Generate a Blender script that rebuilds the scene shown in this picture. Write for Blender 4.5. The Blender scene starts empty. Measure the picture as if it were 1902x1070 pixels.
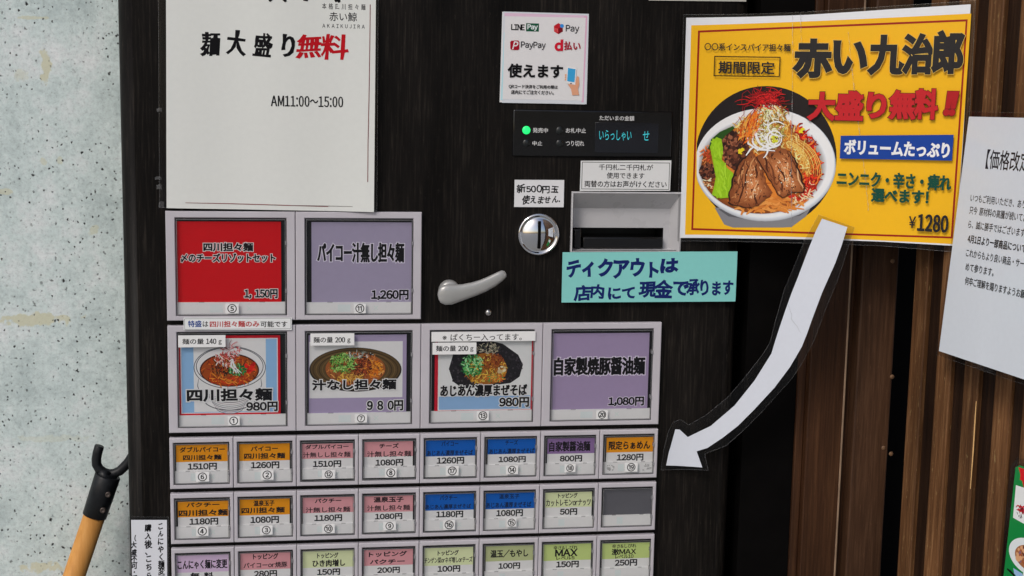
import bpy, bmesh, math, random
from mathutils import Vector, Matrix

random.seed(11)
S = bpy.context.scene
COL = S.collection

# ------------------------------------------------------------------ camera
F_PX, CX, CY = 2550.0, 951.0, 535.0
CAM = Vector((-0.10272574, -1.23314525, 1.52961533))
RX = Vector((0.98905326, -0.14644416, 0.01810428))
DN = Vector((-0.00308162, -0.14316441, -0.98969412))
FW = Vector((0.14752682, 0.9788044, -0.14204851))
cd = bpy.data.cameras.new('camera')
cam = bpy.data.objects.new('camera', cd)
COL.objects.link(cam)
cd.sensor_width = 36.0
cd.lens = F_PX / 1902.0 * 36.0
cd.clip_start = 0.05
cd.clip_end = 500
m = Matrix((RX, -DN, -FW)).transposed().to_4x4()
m.translation = CAM
cam.matrix_world = m
S.camera = cam

# ------------------------------------------------------------------ light
SUN_EL, SUN_AZ = math.radians(42), math.radians(220)     # azimuth from +Y, clockwise seen from above
w = bpy.data.worlds.new('World')
S.world = w
w.use_nodes = True
nt = w.node_tree
sky = nt.nodes.new('ShaderNodeTexSky')
sky.sky_type = 'NISHITA'
sky.sun_disc = False
sky.sun_elevation = SUN_EL
sky.sun_rotation = SUN_AZ
sky.air_density = 1.0
sky.dust_density = 3.0
bg = nt.nodes['Background']
nt.links.new(sky.outputs[0], bg.inputs[0])
bg.inputs[1].default_value = 0.105
sd = bpy.data.lights.new('sun', 'SUN')
sd.energy = 1.2
sd.angle = math.radians(14)
sd.color = (1.0, 0.975, 0.94)
so = bpy.data.objects.new('sun', sd)
COL.objects.link(so)
sv = Vector((math.sin(SUN_AZ) * math.cos(SUN_EL), math.cos(SUN_AZ) * math.cos(SUN_EL), math.sin(SUN_EL)))
so.rotation_euler = sv.to_track_quat('Z', 'Y').to_euler()
so.location = sv * 6
S.view_settings.view_transform = 'Standard'
S.view_settings.look = 'None'
S.view_settings.gamma = 1
S.view_settings.exposure = 0.0
S.cycles.max_bounces = 8
S.cycles.transparent_max_bounces = 16


# ------------------------------------------------------------------ helpers
def lin(c):
    c = c / 255.0
    return c / 12.92 if c <= 0.04045 else ((c + 0.055) / 1.055) ** 2.4


ALB = 1.28


def rgb(r, g, b):
    return tuple(min(lin(v) * ALB, 0.86) for v in (r, g, b)) + (1.0,)


def ray(x, y):
    return RX * ((x - CX) / F_PX) + DN * ((y - CY) / F_PX) + FW


class Flat:
    """a plane facing -Y at depth y0: s = X, t = Z"""
    def __init__(self, y0=0.0):
        self.y0 = y0

    def inv(self, px, py):
        d = ray(px, py)
        p = CAM + d * ((self.y0 - CAM.y) / d.y)
        return (p.x, p.z)

    def map(self, s, t, h):
        return (s, self.y0 - h, t)
    curved = 0


class Plane:
    def __init__(self, o, r, u):
        self.o = Vector(o); self.r = Vector(r).normalized(); self.u = Vector(u).normalized()
        self.n = self.r.cross(self.u).normalized()
        if self.n.dot(CAM - self.o) < 0:
            self.n = -self.n
    curved = 0
    warp = None

    def inv(self, px, py):
        d = ray(px, py)
        p = CAM + d * ((self.o - CAM).dot(self.n) / d.dot(self.n)) - self.o
        return (p.dot(self.r), p.dot(self.u))

    def map(self, s, t, h):
        if self.warp:
            h = h + self.warp(s, t)
        return tuple(self.o + self.r * s + self.u * t + self.n * h)


class Bowed:
    """an upright sheet following a plan curve p -> (X, Y); s = arc length, t = Z"""
    curved = 0.005

    def __init__(self, fn, p0, p1, n=400):
        self.P = []
        s = 0
        last = None
        for i in range(n + 1):
            p = p0 + (p1 - p0) * i / n
            v = Vector(fn(p))
            if last is not None:
                s += (v - last).length
            self.P.append((s, v))
            last = v

    def at(self, s):
        P = self.P
        i = max(0, min(len(P) - 2, int(s / P[-1][0] * (len(P) - 1))))
        while i > 0 and P[i][0] > s:
            i -= 1
        while i < len(P) - 2 and P[i + 1][0] < s:
            i += 1
        k = (s - P[i][0]) / (P[i + 1][0] - P[i][0])
        a, b = P[i][1], P[i + 1][1]
        return a + (b - a) * k, (b - a).normalized()

    def inv(self, px, py):
        d = ray(px, py)
        nx, ny = d.y, -d.x
        g = lambda v: (v.x - CAM.x) * nx + (v.y - CAM.y) * ny
        lo, hi = self.P[0][0], self.P[-1][0]
        glo = g(self.at(lo)[0])
        for _ in range(40):
            mid = (lo + hi) / 2
            if (g(self.at(mid)[0]) > 0) == (glo > 0):
                lo = mid
            else:
                hi = mid
        v = self.at((lo + hi) / 2)[0]
        k = (v.y - CAM.y) / d.y
        return ((lo + hi) / 2, CAM.z + d.z * k)

    def map(self, s, t, h):
        v, d = self.at(s)
        return (v.x + d.y * h, v.y - d.x * h, t)


def finish(name, me, mats, parent=None, smooth=False, origin=None):
    for mt in mats:
        me.materials.append(mt)
    if smooth:
        for p in me.polygons:
            p.use_smooth = True
    o = bpy.data.objects.new(name, me)
    COL.objects.link(o)
    if origin is None and len(me.vertices):
        xs = [v.co for v in me.vertices]
        origin = Vector([(min(c[i] for c in xs) + max(c[i] for c in xs)) / 2 for i in range(3)])
    origin = Vector(origin or (0, 0, 0))
    me.transform(Matrix.Translation(-origin))
    o['_w'] = list(origin)
    if parent:
        o.parent = parent
        o.location = origin - Vector(parent['_w'])
    else:
        o.location = origin
    return o


def thing(name, label, cat, loc, group=None):
    o = bpy.data.objects.new(name, None)
    o.empty_display_size = 0.05
    COL.objects.link(o)
    o.location = loc
    o['_w'] = list(loc)
    tag(o, label, cat, group)
    return o


def tag(o, label=None, cat=None, group=None, kind=None):
    for k, v in (('label', label), ('category', cat), ('group', group), ('kind', kind)):
        if v:
            o[k] = v
    return o


# ------------------------------------------------------------------ glyphs
_G = {}
_fc = bpy.data.curves.new('glyph_source', 'FONT')
_fc.resolution_u = 3
_fo = bpy.data.objects.new('glyph_source', _fc)
COL.objects.link(_fo)


def glyph(ch):
    if ch in _G:
        return _G[ch]
    c = chr(ord(ch) + 0xFEE0) if 0x21 <= ord(ch) <= 0x7E else ch
    _fc.body = c
    dg = bpy.context.evaluated_depsgraph_get()
    dg.update()
    ev = _fo.evaluated_get(dg)
    me = ev.to_mesh()
    key = {}
    vs = []
    idx = []
    for v in me.vertices:
        k = (round(v.co.x, 5), round(v.co.y, 5))
        if k not in key:
            key[k] = len(vs)
            vs.append(k)
        idx.append(key[k])
    fs = []
    for p in me.polygons:
        q = [idx[i] for i in p.vertices]
        if len(set(q)) < 3:
            continue
        a = sum(vs[q[i]][0] * vs[q[(i + 1) % len(q)]][1] - vs[q[(i + 1) % len(q)]][0] * vs[q[i]][1] for i in range(len(q)))
        if abs(a) < 1e-9:
            continue
        fs.append(q if a > 0 else q[::-1])
    ev.to_mesh_clear()
    ed = {}
    for q in fs:
        for i in range(len(q)):
            ed[(q[i], q[(i + 1) % len(q)])] = 1
    nn = {}
    for (a, b) in ed:
        if (b, a) in ed:
            continue
        dx, dy = vs[b][0] - vs[a][0], vs[b][1] - vs[a][1]
        l = math.hypot(dx, dy) or 1
        n = (dy / l, -dx / l)
        nn.setdefault(a, []).append(n)
        nn.setdefault(b, []).append(n)
    out = []
    for i in range(len(vs)):
        L = nn.get(i)
        if not L:
            out.append((0, 0))
            continue
        sx, sy = sum(n[0] for n in L), sum(n[1] for n in L)
        l = math.hypot(sx, sy)
        if l < 1e-6:
            out.append(L[0])
            continue
        c = max(l / len(L), 0.5)
        out.append((sx / l / c, sy / l / c))
    if not vs:
        g = ([], [], [], 0, 0)
    else:
        g = (vs, fs, out, min(v[0] for v in vs), max(v[0] for v in vs))
    _G[ch] = g
    return g


class Print:
    """printed artwork on a surface: coloured polygons stacked in thin layers, one mesh"""
    def __init__(self, surf):
        self.surf = surf
        self.v = []
        self.f = []
        self.c = []
        self.sm = {}
        self.h = 0.0

    def up(self, d=4e-5):
        self.h += d

    def _poly(self, pts, col, h):
        b = len(self.v)
        self.v += [(p[0], p[1], h) for p in pts]
        self.f.append(list(range(b, b + len(pts))))
        self.c.append(col)

    def poly(self, pts, col):
        self._poly(pts, col, self.h)
        self.h += 4e-7

    def sheet(self, pts, col, th=4e-4, edge=None):
        """a sheet of paper: front at h = 0, back and rim behind it"""
        n = len(pts)
        self._poly(pts, col, self.h)
        self._poly(pts[::-1], edge or col, self.h - th)
        for i in range(n):
            a, b = pts[i], pts[(i + 1) % n]
            k = len(self.v)
            self.v += [(a[0], a[1], self.h), (b[0], b[1], self.h), (b[0], b[1], self.h - th), (a[0], a[1], self.h - th)]
            self.f.append([k, k + 3, k + 2, k + 1])
            self.c.append(edge or col)
        self.up()

    def px(self, pts):
        return [self.surf.inv(*p) for p in pts]

    def pxrect(self, x0, y0, x1, y1):
        i = self.surf.inv
        ym, xm = (y0 + y1) / 2, (x0 + x1) / 2
        return (i(x0, ym)[0], i(xm, y1)[1], i(x1, ym)[0], i(xm, y0)[1])

    def rect(self, r, col):
        s0, t0, s1, t1 = r
        self.poly([(s0, t0), (s1, t0), (s1, t1), (s0, t1)], col)

    def frame(self, r, wd, col):
        s0, t0, s1, t1 = r
        self.rect((s0, t0, s1, t0 + wd), col); self.rect((s0, t1 - wd, s1, t1), col)
        self.rect((s0, t0, s0 + wd, t1), col); self.rect((s1 - wd, t0, s1, t1), col)

    def ellipse(self, cx, cy, rx, ry, col, n=40, rough=0.0, clip=None, rot=0.0):
        ph = [random.uniform(-1, 1) for _ in range(n)]
        pts = []
        for i in range(n):
            a = 2 * math.pi * i / n
            k = 1 + rough * (ph[i] + ph[(i + 1) % n]) / 2
            x, y = math.cos(a) * rx * k, math.sin(a) * ry * k
            x, y = x * math.cos(rot) - y * math.sin(rot), x * math.sin(rot) + y * math.cos(rot)
            x += cx; y += cy
            if clip:
                x = min(max(x, clip[0]), clip[2]); y = min(max(y, clip[1]), clip[3])
            pts.append((x, y))
        self.poly(pts, col)

    def stroke(self, pts, wd, col, taper=True):
        n = len(pts)
        L, R = [], []
        for i in range(n):
            a, b = pts[max(i - 1, 0)], pts[min(i + 1, n - 1)]
            dx, dy = b[0] - a[0], b[1] - a[1]
            l = math.hypot(dx, dy) or 1
            k = wd / 2 * ((0.35 + 0.65 * math.sin(math.pi * (i + 0.3) / (n - 0.4))) if taper else 1)
            L.append((pts[i][0] - dy / l * k, pts[i][1] + dx / l * k))
            R.append((pts[i][0] + dy / l * k, pts[i][1] - dx / l * k))
        for i in range(n - 1):
            self._poly([L[i], R[i], R[i + 1], L[i + 1]], col, self.h)
        self.h += 4e-7

    def text(self, body, r, col, bold=0.0, by=None, outline=None, ow=0.05, hand=0.0, slant=0.0, track=0.06, vertical=False, shadow=None, brush=0.0):
        """fit the ink of a line of lettering into rectangle r"""
        s0, t0, s1, t1 = r
        items = []
        pen = 0.0
        rnd = random.Random(hash_str(body))
        for ch in body:
            if ch in ' \u3000':
                pen += 0.45 if ch == ' ' else 1.0
                continue
            vs, fs, nn, x0, x1 = glyph(ch)
            if not vs:
                pen += 0.5
                continue
            jr, js, jx, jy = (rnd.uniform(-1, 1) * hand * k for k in (0.16, 0.18, 0.06, 0.12))
            if vertical:
                ox, oy = 0.0, -pen
                adv = 1.0
            elif ord(ch) < 0x7F:
                ox, oy = pen - x0 + track / 2, 0
                adv = x1 - x0 + track
            else:
                ox, oy = pen, 0
                adv = 1.0
            items.append((vs, fs, nn, ox + jx, oy + jy, jr, 1 + js))
            pen += adv
        P = []
        for vs, fs, nn, ox, oy, jr, sc in items:
            c, s = math.cos(jr), math.sin(jr)
            q = []
            for (x, y) in vs:
                x, y = (x - 0.5) * sc, (y - 0.35) * sc
                x, y = x * c - y * s, x * s + y * c
                x += slant * y
                if hand:
                    x += hand * 0.03 * math.sin(7 * y + ox * 3); y += hand * 0.04 * math.sin(5 * x + ox * 2)
                q.append((x + 0.5 + ox, y + 0.35 + oy))
            P.append(q)
        if not P:
            return
        X0 = min(x for q in P for x, _ in q); X1 = max(x for q in P for x, _ in q)
        Y0 = min(y for q in P for _, y in q); Y1 = max(y for q in P for _, y in q)
        kx = (s1 - s0) / max(X1 - X0, 1e-6)
        ky = (t1 - t0) / max(Y1 - Y0, 1e-6)
        if vertical:
            ky = min(ky, kx * 1.3)
        g = math.sqrt(kx * ky)

        def lay(wx, wy, colour, dx=0, dy=0):
            for (vs, fs, nn, *_), q in zip(items, P):
                b = len(self.v)
                for (x, y), (nx, ny) in zip(q, nn):
                    if brush:
                        bk = 1 + brush * math.sin(6.3 * x + 4.1 * y + 1.0) * math.cos(5.2 * y - 3.7 * x)
                        nx, ny = nx * bk, ny * bk
                    self.v.append((s0 + (x - X0) * kx + nx * wx * g + dx, (t1 + (y - Y1) * ky) + ny * wy * g + dy,
                                   self.h + random.random() * 3e-6))
                for f in fs:
                    self.sm[len(self.f)] = 0
                    self.f.append([b + i for i in f])
                    self.c.append(colour)
            self.up(3e-5)
        by = bold if by is None else by
        if shadow:
            lay(bold, by, shadow, 0.05 * g, -0.05 * g)
        if outline:
            lay(bold + ow, by + ow, outline)
        lay(bold, by, col)

    def build(self, name, mat, parent=None):
        bm = bmesh.new()
        lay = bm.loops.layers.float_color.new('Col')
        bv = [bm.verts.new(p) for p in self.v]
        for fi, (f, c) in enumerate(zip(self.f, self.c)):
            try:
                q = bm.faces.new([bv[i] for i in f])
            except ValueError:
                continue
            q.smooth = bool(self.surf.curved or getattr(self.surf, 'warp', None)) and fi not in self.sm
            for l in q.loops:
                l[lay] = c
        st = self.surf.curved
        if st:
            big = [f for f in bm.faces if len(f.verts) > 4]
            ss = [p[0] for p in self.v]
            x = min(ss) + st
            while x < max(ss):
                fs = [f for f in bm.faces if min(v.co.x for v in f.verts) < x - 1e-6 and max(v.co.x for v in f.verts) > x + 1e-6]
                ge = list({e for f in fs for e in f.edges}) + list({v for f in fs for v in f.verts}) + fs
                if fs:
                    bmesh.ops.bisect_plane(bm, geom=ge, plane_co=(x, 0, 0), plane_no=(1, 0, 0), dist=1e-7)
                x += st
        if getattr(self.surf, 'warp', None):
            for ax in (0, 2 - 1):
                ss = [p[ax] for p in self.v]
                x = min(ss) + 0.012
                no = [0, 0, 0]; no[ax] = 1
                while x < max(ss):
                    co = [0, 0, 0]; co[ax] = x
                    bmesh.ops.bisect_plane(bm, geom=bm.verts[:] + bm.edges[:] + bm.faces[:], plane_co=co, plane_no=no, dist=1e-7)
                    x += 0.012
        for v in bm.verts:
            v.co = self.surf.map(*v.co)
        me = bpy.data.meshes.new(name)
        bm.to_mesh(me)
        bm.free()
        return finish(name, me, [mat], parent)


def hash_str(s):
    k = 7
    for c in s:
        k = (k * 131 + ord(c)) % 1000003
    return k


def pip(p, poly):
    x, y = p
    r = False
    j = len(poly) - 1
    for i in range(len(poly)):
        (x1, y1), (x2, y2) = poly[i], poly[j]
        if (y1 > y) != (y2 > y) and x < (x2 - x1) * (y - y1) / (y2 - y1) + x1:
            r = not r
        j = i
    return r


def scatter(poly, n):
    xs = [p[0] for p in poly]; ys = [p[1] for p in poly]
    out = []
    while len(out) < n:
        p = (random.uniform(min(xs), max(xs)), random.uniform(min(ys), max(ys)))
        if pip(p, poly):
            out.append(p)
    return out


# ------------------------------------------------------------------ solid mesh builder
class MB:
    def __init__(self):
        self.bm = bmesh.new()

    def box(self, x0, x1, y0, y1, z0, z1, bev=0.0, mi=0, seg=2):
        r = bmesh.ops.create_cube(self.bm, size=1)
        vs = r['verts']
        for v in vs:
            v.co = ((x0 + x1) / 2 + v.co.x * (x1 - x0), (y0 + y1) / 2 + v.co.y * (y1 - y0), (z0 + z1) / 2 + v.co.z * (z1 - z0))
        fs = list({f for v in vs for f in v.link_faces})
        for f in fs:
            f.material_index = mi
        if bev:
            es = list({e for v in vs for e in v.link_edges})
            rr = bmesh.ops.bevel(self.bm, geom=es, offset=bev, segments=seg, affect='EDGES', profile=0.5)
            for f in rr['faces']:
                f.material_index = mi
                f.smooth = True
        return self

    def quad(self, pts, mi=0):
        f = self.bm.faces.new([self.bm.verts.new(p) for p in pts])
        f.material_index = mi
        return f

    def loops(self, rings, close=True, mi=0, cap0=False, cap1=False, smooth=True):
        R = [[self.bm.verts.new(p) for p in r] for r in rings]
        n = len(R[0])
        for a, b in zip(R[:-1], R[1:]):
            for i in range(n if close else n - 1):
                f = self.bm.faces.new([a[i], a[(i + 1) % n], b[(i + 1) % n], b[i]])
                f.material_index = mi
                f.smooth = smooth
        if cap0:
            self.bm.faces.new(R[0][::-1]).material_index = mi
        if cap1:
            self.bm.faces.new(R[-1]).material_index = mi
        return self

    def tube(self, pts, rads, n=14, mi=0, cap=True):
        pts = [Vector(p) for p in pts]
        rings = []
        up = Vector((0.1, 1, 0.05))
        for i, p in enumerate(pts):
            d = (pts[min(i + 1, len(pts) - 1)] - pts[max(i - 1, 0)]).normalized()
            a = d.cross(up).normalized()
            b = a.cross(d)
            r = rads[i] if hasattr(rads, '__len__') else rads
            rings.append([p + (a * math.cos(2 * math.pi * k / n) + b * math.sin(2 * math.pi * k / n)) * r for k in range(n)])
        return self.loops(rings, True, mi, cap, cap)

    def build(self, name, mats, parent=None, origin=None):
        bmesh.ops.recalc_face_normals(self.bm, faces=self.bm.faces[:])
        me = bpy.data.meshes.new(name)
        self.bm.to_mesh(me)
        self.bm.free()
        return finish(name, me, mats if isinstance(mats, list) else [mats], parent, origin=origin)


# ------------------------------------------------------------------ materials
def mat(name):
    m = bpy.data.materials.new(name)
    m.use_nodes = True
    return m, m.node_tree, m.node_tree.nodes['Principled BSDF']


def N(t, kind, **kw):
    n = t.nodes.new(kind)
    for k, v in kw.items():
        if k.startswith('i_'):
            k = k[2:].replace('_', ' ')
            n.inputs[k].default_value = v
        else:
            setattr(n, k, v)
    return n


def ramp(t, src, stops):
    r = N(t, 'ShaderNodeValToRGB')
    while len(r.color_ramp.elements) < len(stops):
        r.color_ramp.elements.new(0.5)
    for e, (p, c) in zip(r.color_ramp.elements, stops):
        e.position = p
        e.color = c if len(c) == 4 else tuple(c) + (1,)
    t.links.new(src, r.inputs[0])
    return r


def world_co(t, scale=(1, 1, 1)):
    g = N(t, 'ShaderNodeNewGeometry')
    mp = N(t, 'ShaderNodeMapping')
    mp.inputs['Scale'].default_value = scale
    t.links.new(g.outputs['Position'], mp.inputs[0])
    return mp.outputs[0]


def plain(name, col, rough=0.5, metal=0.0, coat=0.0, var=0.12, scale=60, bump=0.0, spec=0.5):
    m, t, b = mat(name)
    n = N(t, 'ShaderNodeTexNoise')
    n.inputs['Scale'].default_value = scale
    n.inputs['Detail'].default_value = 5
    t.links.new(world_co(t), n.inputs['Vector'])
    c = col[:3]
    r = ramp(t, n.outputs[0], [(0.3, tuple(v * (1 - var) for v in c)), (0.7, tuple(min(v * (1 + var), 1) for v in c))])
    t.links.new(r.outputs[0], b.inputs['Base Color'])
    rr = ramp(t, n.outputs[0], [(0.3, (rough * 0.85,) * 3), (0.7, (min(rough * 1.15, 1),) * 3)])
    t.links.new(rr.outputs[0], b.inputs['Roughness'])
    b.inputs['Metallic'].default_value = metal
    b.inputs['Coat Weight'].default_value = coat
    b.inputs['Coat Roughness'].default_value = 0.08
    b.inputs['Specular IOR Level'].default_value = spec
    if bump:
        bp = N(t, 'ShaderNodeBump')
        bp.inputs['Strength'].default_value = bump
        bp.inputs['Distance'].default_value = 0.001
        t.links.new(n.outputs[0], bp.inputs['Height'])
        t.links.new(bp.outputs[0], b.inputs['Normal'])
    return m


def print_mat(name, rough=0.6, coat=0.0, bump=0.0, bscale=30, crough=0.06):
    m, t, b = mat(name)
    a = N(t, 'ShaderNodeAttribute', attribute_name='Col')
    n = N(t, 'ShaderNodeTexNoise')
    n.inputs['Scale'].default_value = 220
    n.inputs['Detail'].default_value = 4
    t.links.new(world_co(t), n.inputs['Vector'])
    r = ramp(t, n.outputs[0], [(0.3, (0.985, 0.985, 0.985)), (0.7, (1.01, 1.01, 1.01))])
    mx = N(t, 'ShaderNodeMix', data_type='RGBA', blend_type='MULTIPLY')
    mx.inputs[0].default_value = 1
    t.links.new(a.outputs['Color'], mx.inputs[6])
    t.links.new(r.outputs[0], mx.inputs[7])
    t.links.new(mx.outputs[2], b.inputs['Base Color'])
    b.inputs['Roughness'].default_value = rough
    b.inputs['Specular IOR Level'].default_value = 0.12
    b.inputs['Coat Weight'].default_value = coat
    b.inputs['Coat Roughness'].default_value = crough
    if bump:
        n2 = N(t, 'ShaderNodeTexNoise')
        n2.inputs['Scale'].default_value = bscale
        n2.inputs['Detail'].default_value = 3
        t.links.new(world_co(t, (1, 1, 0.35)), n2.inputs['Vector'])
        bp = N(t, 'ShaderNodeBump')
        bp.inputs['Strength'].default_value = bump
        bp.inputs['Distance'].default_value = 0.002
        t.links.new(n2.outputs[0], bp.inputs['Height'])
        t.links.new(bp.outputs[0], b.inputs['Coat Normal'])
        bp2 = N(t, 'ShaderNodeBump')
        bp2.inputs['Strength'].default_value = bump * 0.5
        bp2.inputs['Distance'].default_value = 0.002
        t.links.new(n2.outputs[0], bp2.inputs['Height'])
        t.links.new(bp2.outputs[0], b.inputs['Normal'])
    return m


def film_mat(name, tint=0.9, gloss=0.1, rough=0.05, milk=0.0):
    m, t, b = mat(name)
    t.nodes.remove(b)
    out = t.nodes['Material Output']
    tr = N(t, 'ShaderNodeBsdfTransparent')
    tr.inputs[0].default_value = (tint, tint, tint, 1)
    gl = N(t, 'ShaderNodeBsdfGlossy')
    gl.inputs['Roughness'].default_value = rough
    fr = N(t, 'ShaderNodeLayerWeight')
    fr.inputs[0].default_value = 0.25
    mr = N(t, 'ShaderNodeMapRange')
    mr.inputs['From Min'].default_value = 0; mr.inputs['From Max'].default_value = 1
    mr.inputs['To Min'].default_value = gloss; mr.inputs['To Max'].default_value = 0.4
    t.links.new(fr.outputs['Fresnel'], mr.inputs['Value'])
    mx = N(t, 'ShaderNodeMixShader')
    t.links.new(mr.outputs[0], mx.inputs[0])
    t.links.new(tr.outputs[0], mx.inputs[1])
    t.links.new(gl.outputs[0], mx.inputs[2])
    last = mx
    if milk:
        df = N(t, 'ShaderNodeBsdfDiffuse')
        df.inputs[0].default_value = (0.7, 0.7, 0.72, 1)
        m2 = N(t, 'ShaderNodeMixShader')
        m2.inputs[0].default_value = milk
        t.links.new(mx.outputs[0], m2.inputs[1])
        t.links.new(df.outputs[0], m2.inputs[2])
        last = m2
    t.links.new(last.outputs[0], out.inputs[0])
    return m


def emit_mat(name, col, strength, rough=0.3):
    m, t, b = mat(name)
    b.inputs['Base Color'].default_value = tuple(c * 0.5 for c in col[:3]) + (1,)
    b.inputs['Emission Color'].default_value = tuple(col[:3]) + (1,)
    b.inputs['Emission Strength'].default_value = strength
    b.inputs['Roughness'].default_value = rough
    return m


def wood_mat(name, dark, mid, light, stretch=(260, 260, 7), rough=0.5, bump=0.3, wear=0.0, broad=1.0, spec=0.4):
    m, t, b = mat(name)
    co = world_co(t, stretch)
    n = N(t, 'ShaderNodeTexNoise')
    n.inputs['Scale'].default_value = 1.0
    n.inputs['Detail'].default_value = 6
    n.inputs['Roughness'].default_value = 0.65
    t.links.new(co, n.inputs['Vector'])
    r = ramp(t, n.outputs[0], [(0.28, dark), (0.52, mid), (0.72, light)])
    n3 = N(t, 'ShaderNodeTexNoise')
    n3.inputs['Scale'].default_value = 1.0
    n3.inputs['Detail'].default_value = 4
    t.links.new(world_co(t, (22, 22, 4.5)), n3.inputs['Vector'])
    r3 = ramp(t, n3.outputs[0], [(0.3, (1 - 0.45 * broad,) * 3), (0.7, (1 + 0.3 * broad,) * 3)])
    mx = N(t, 'ShaderNodeMix', data_type='RGBA', blend_type='MULTIPLY')
    mx.inputs[0].default_value = 1
    t.links.new(r.outputs[0], mx.inputs[6])
    t.links.new(r3.outputs[0], mx.inputs[7])
    cur = mx.outputs[2]
    if wear:
        nw = N(t, 'ShaderNodeTexNoise')
        nw.inputs['Scale'].default_value = 1.0
        nw.inputs['Detail'].default_value = 8
        nw.inputs['Roughness'].default_value = 0.7
        t.links.new(world_co(t, (450, 450, 110)), nw.inputs['Vector'])
        rw = ramp(t, nw.outputs[0], [(0.60, (0, 0, 0)), (0.72, (wear,) * 3)])
        m2 = N(t, 'ShaderNodeMix', data_type='RGBA')
        t.links.new(rw.outputs[0], m2.inputs[0])
        t.links.new(cur, m2.inputs[6])
        m2.inputs[7].default_value = tuple(min(c * 3.0, 0.6) for c in light[:3]) + (1,)
        cur = m2.outputs[2]
    t.links.new(cur, b.inputs['Base Color'])
    b.inputs['Roughness'].default_value = rough
    b.inputs['Specular IOR Level'].default_value = spec
    bp = N(t, 'ShaderNodeBump')
    bp.inputs['Strength'].default_value = bump
    bp.inputs['Distance'].default_value = 0.0008
    t.links.new(n.outputs[0], bp.inputs['Height'])
    t.links.new(bp.outputs[0], b.inputs['Normal'])
    return m


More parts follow.
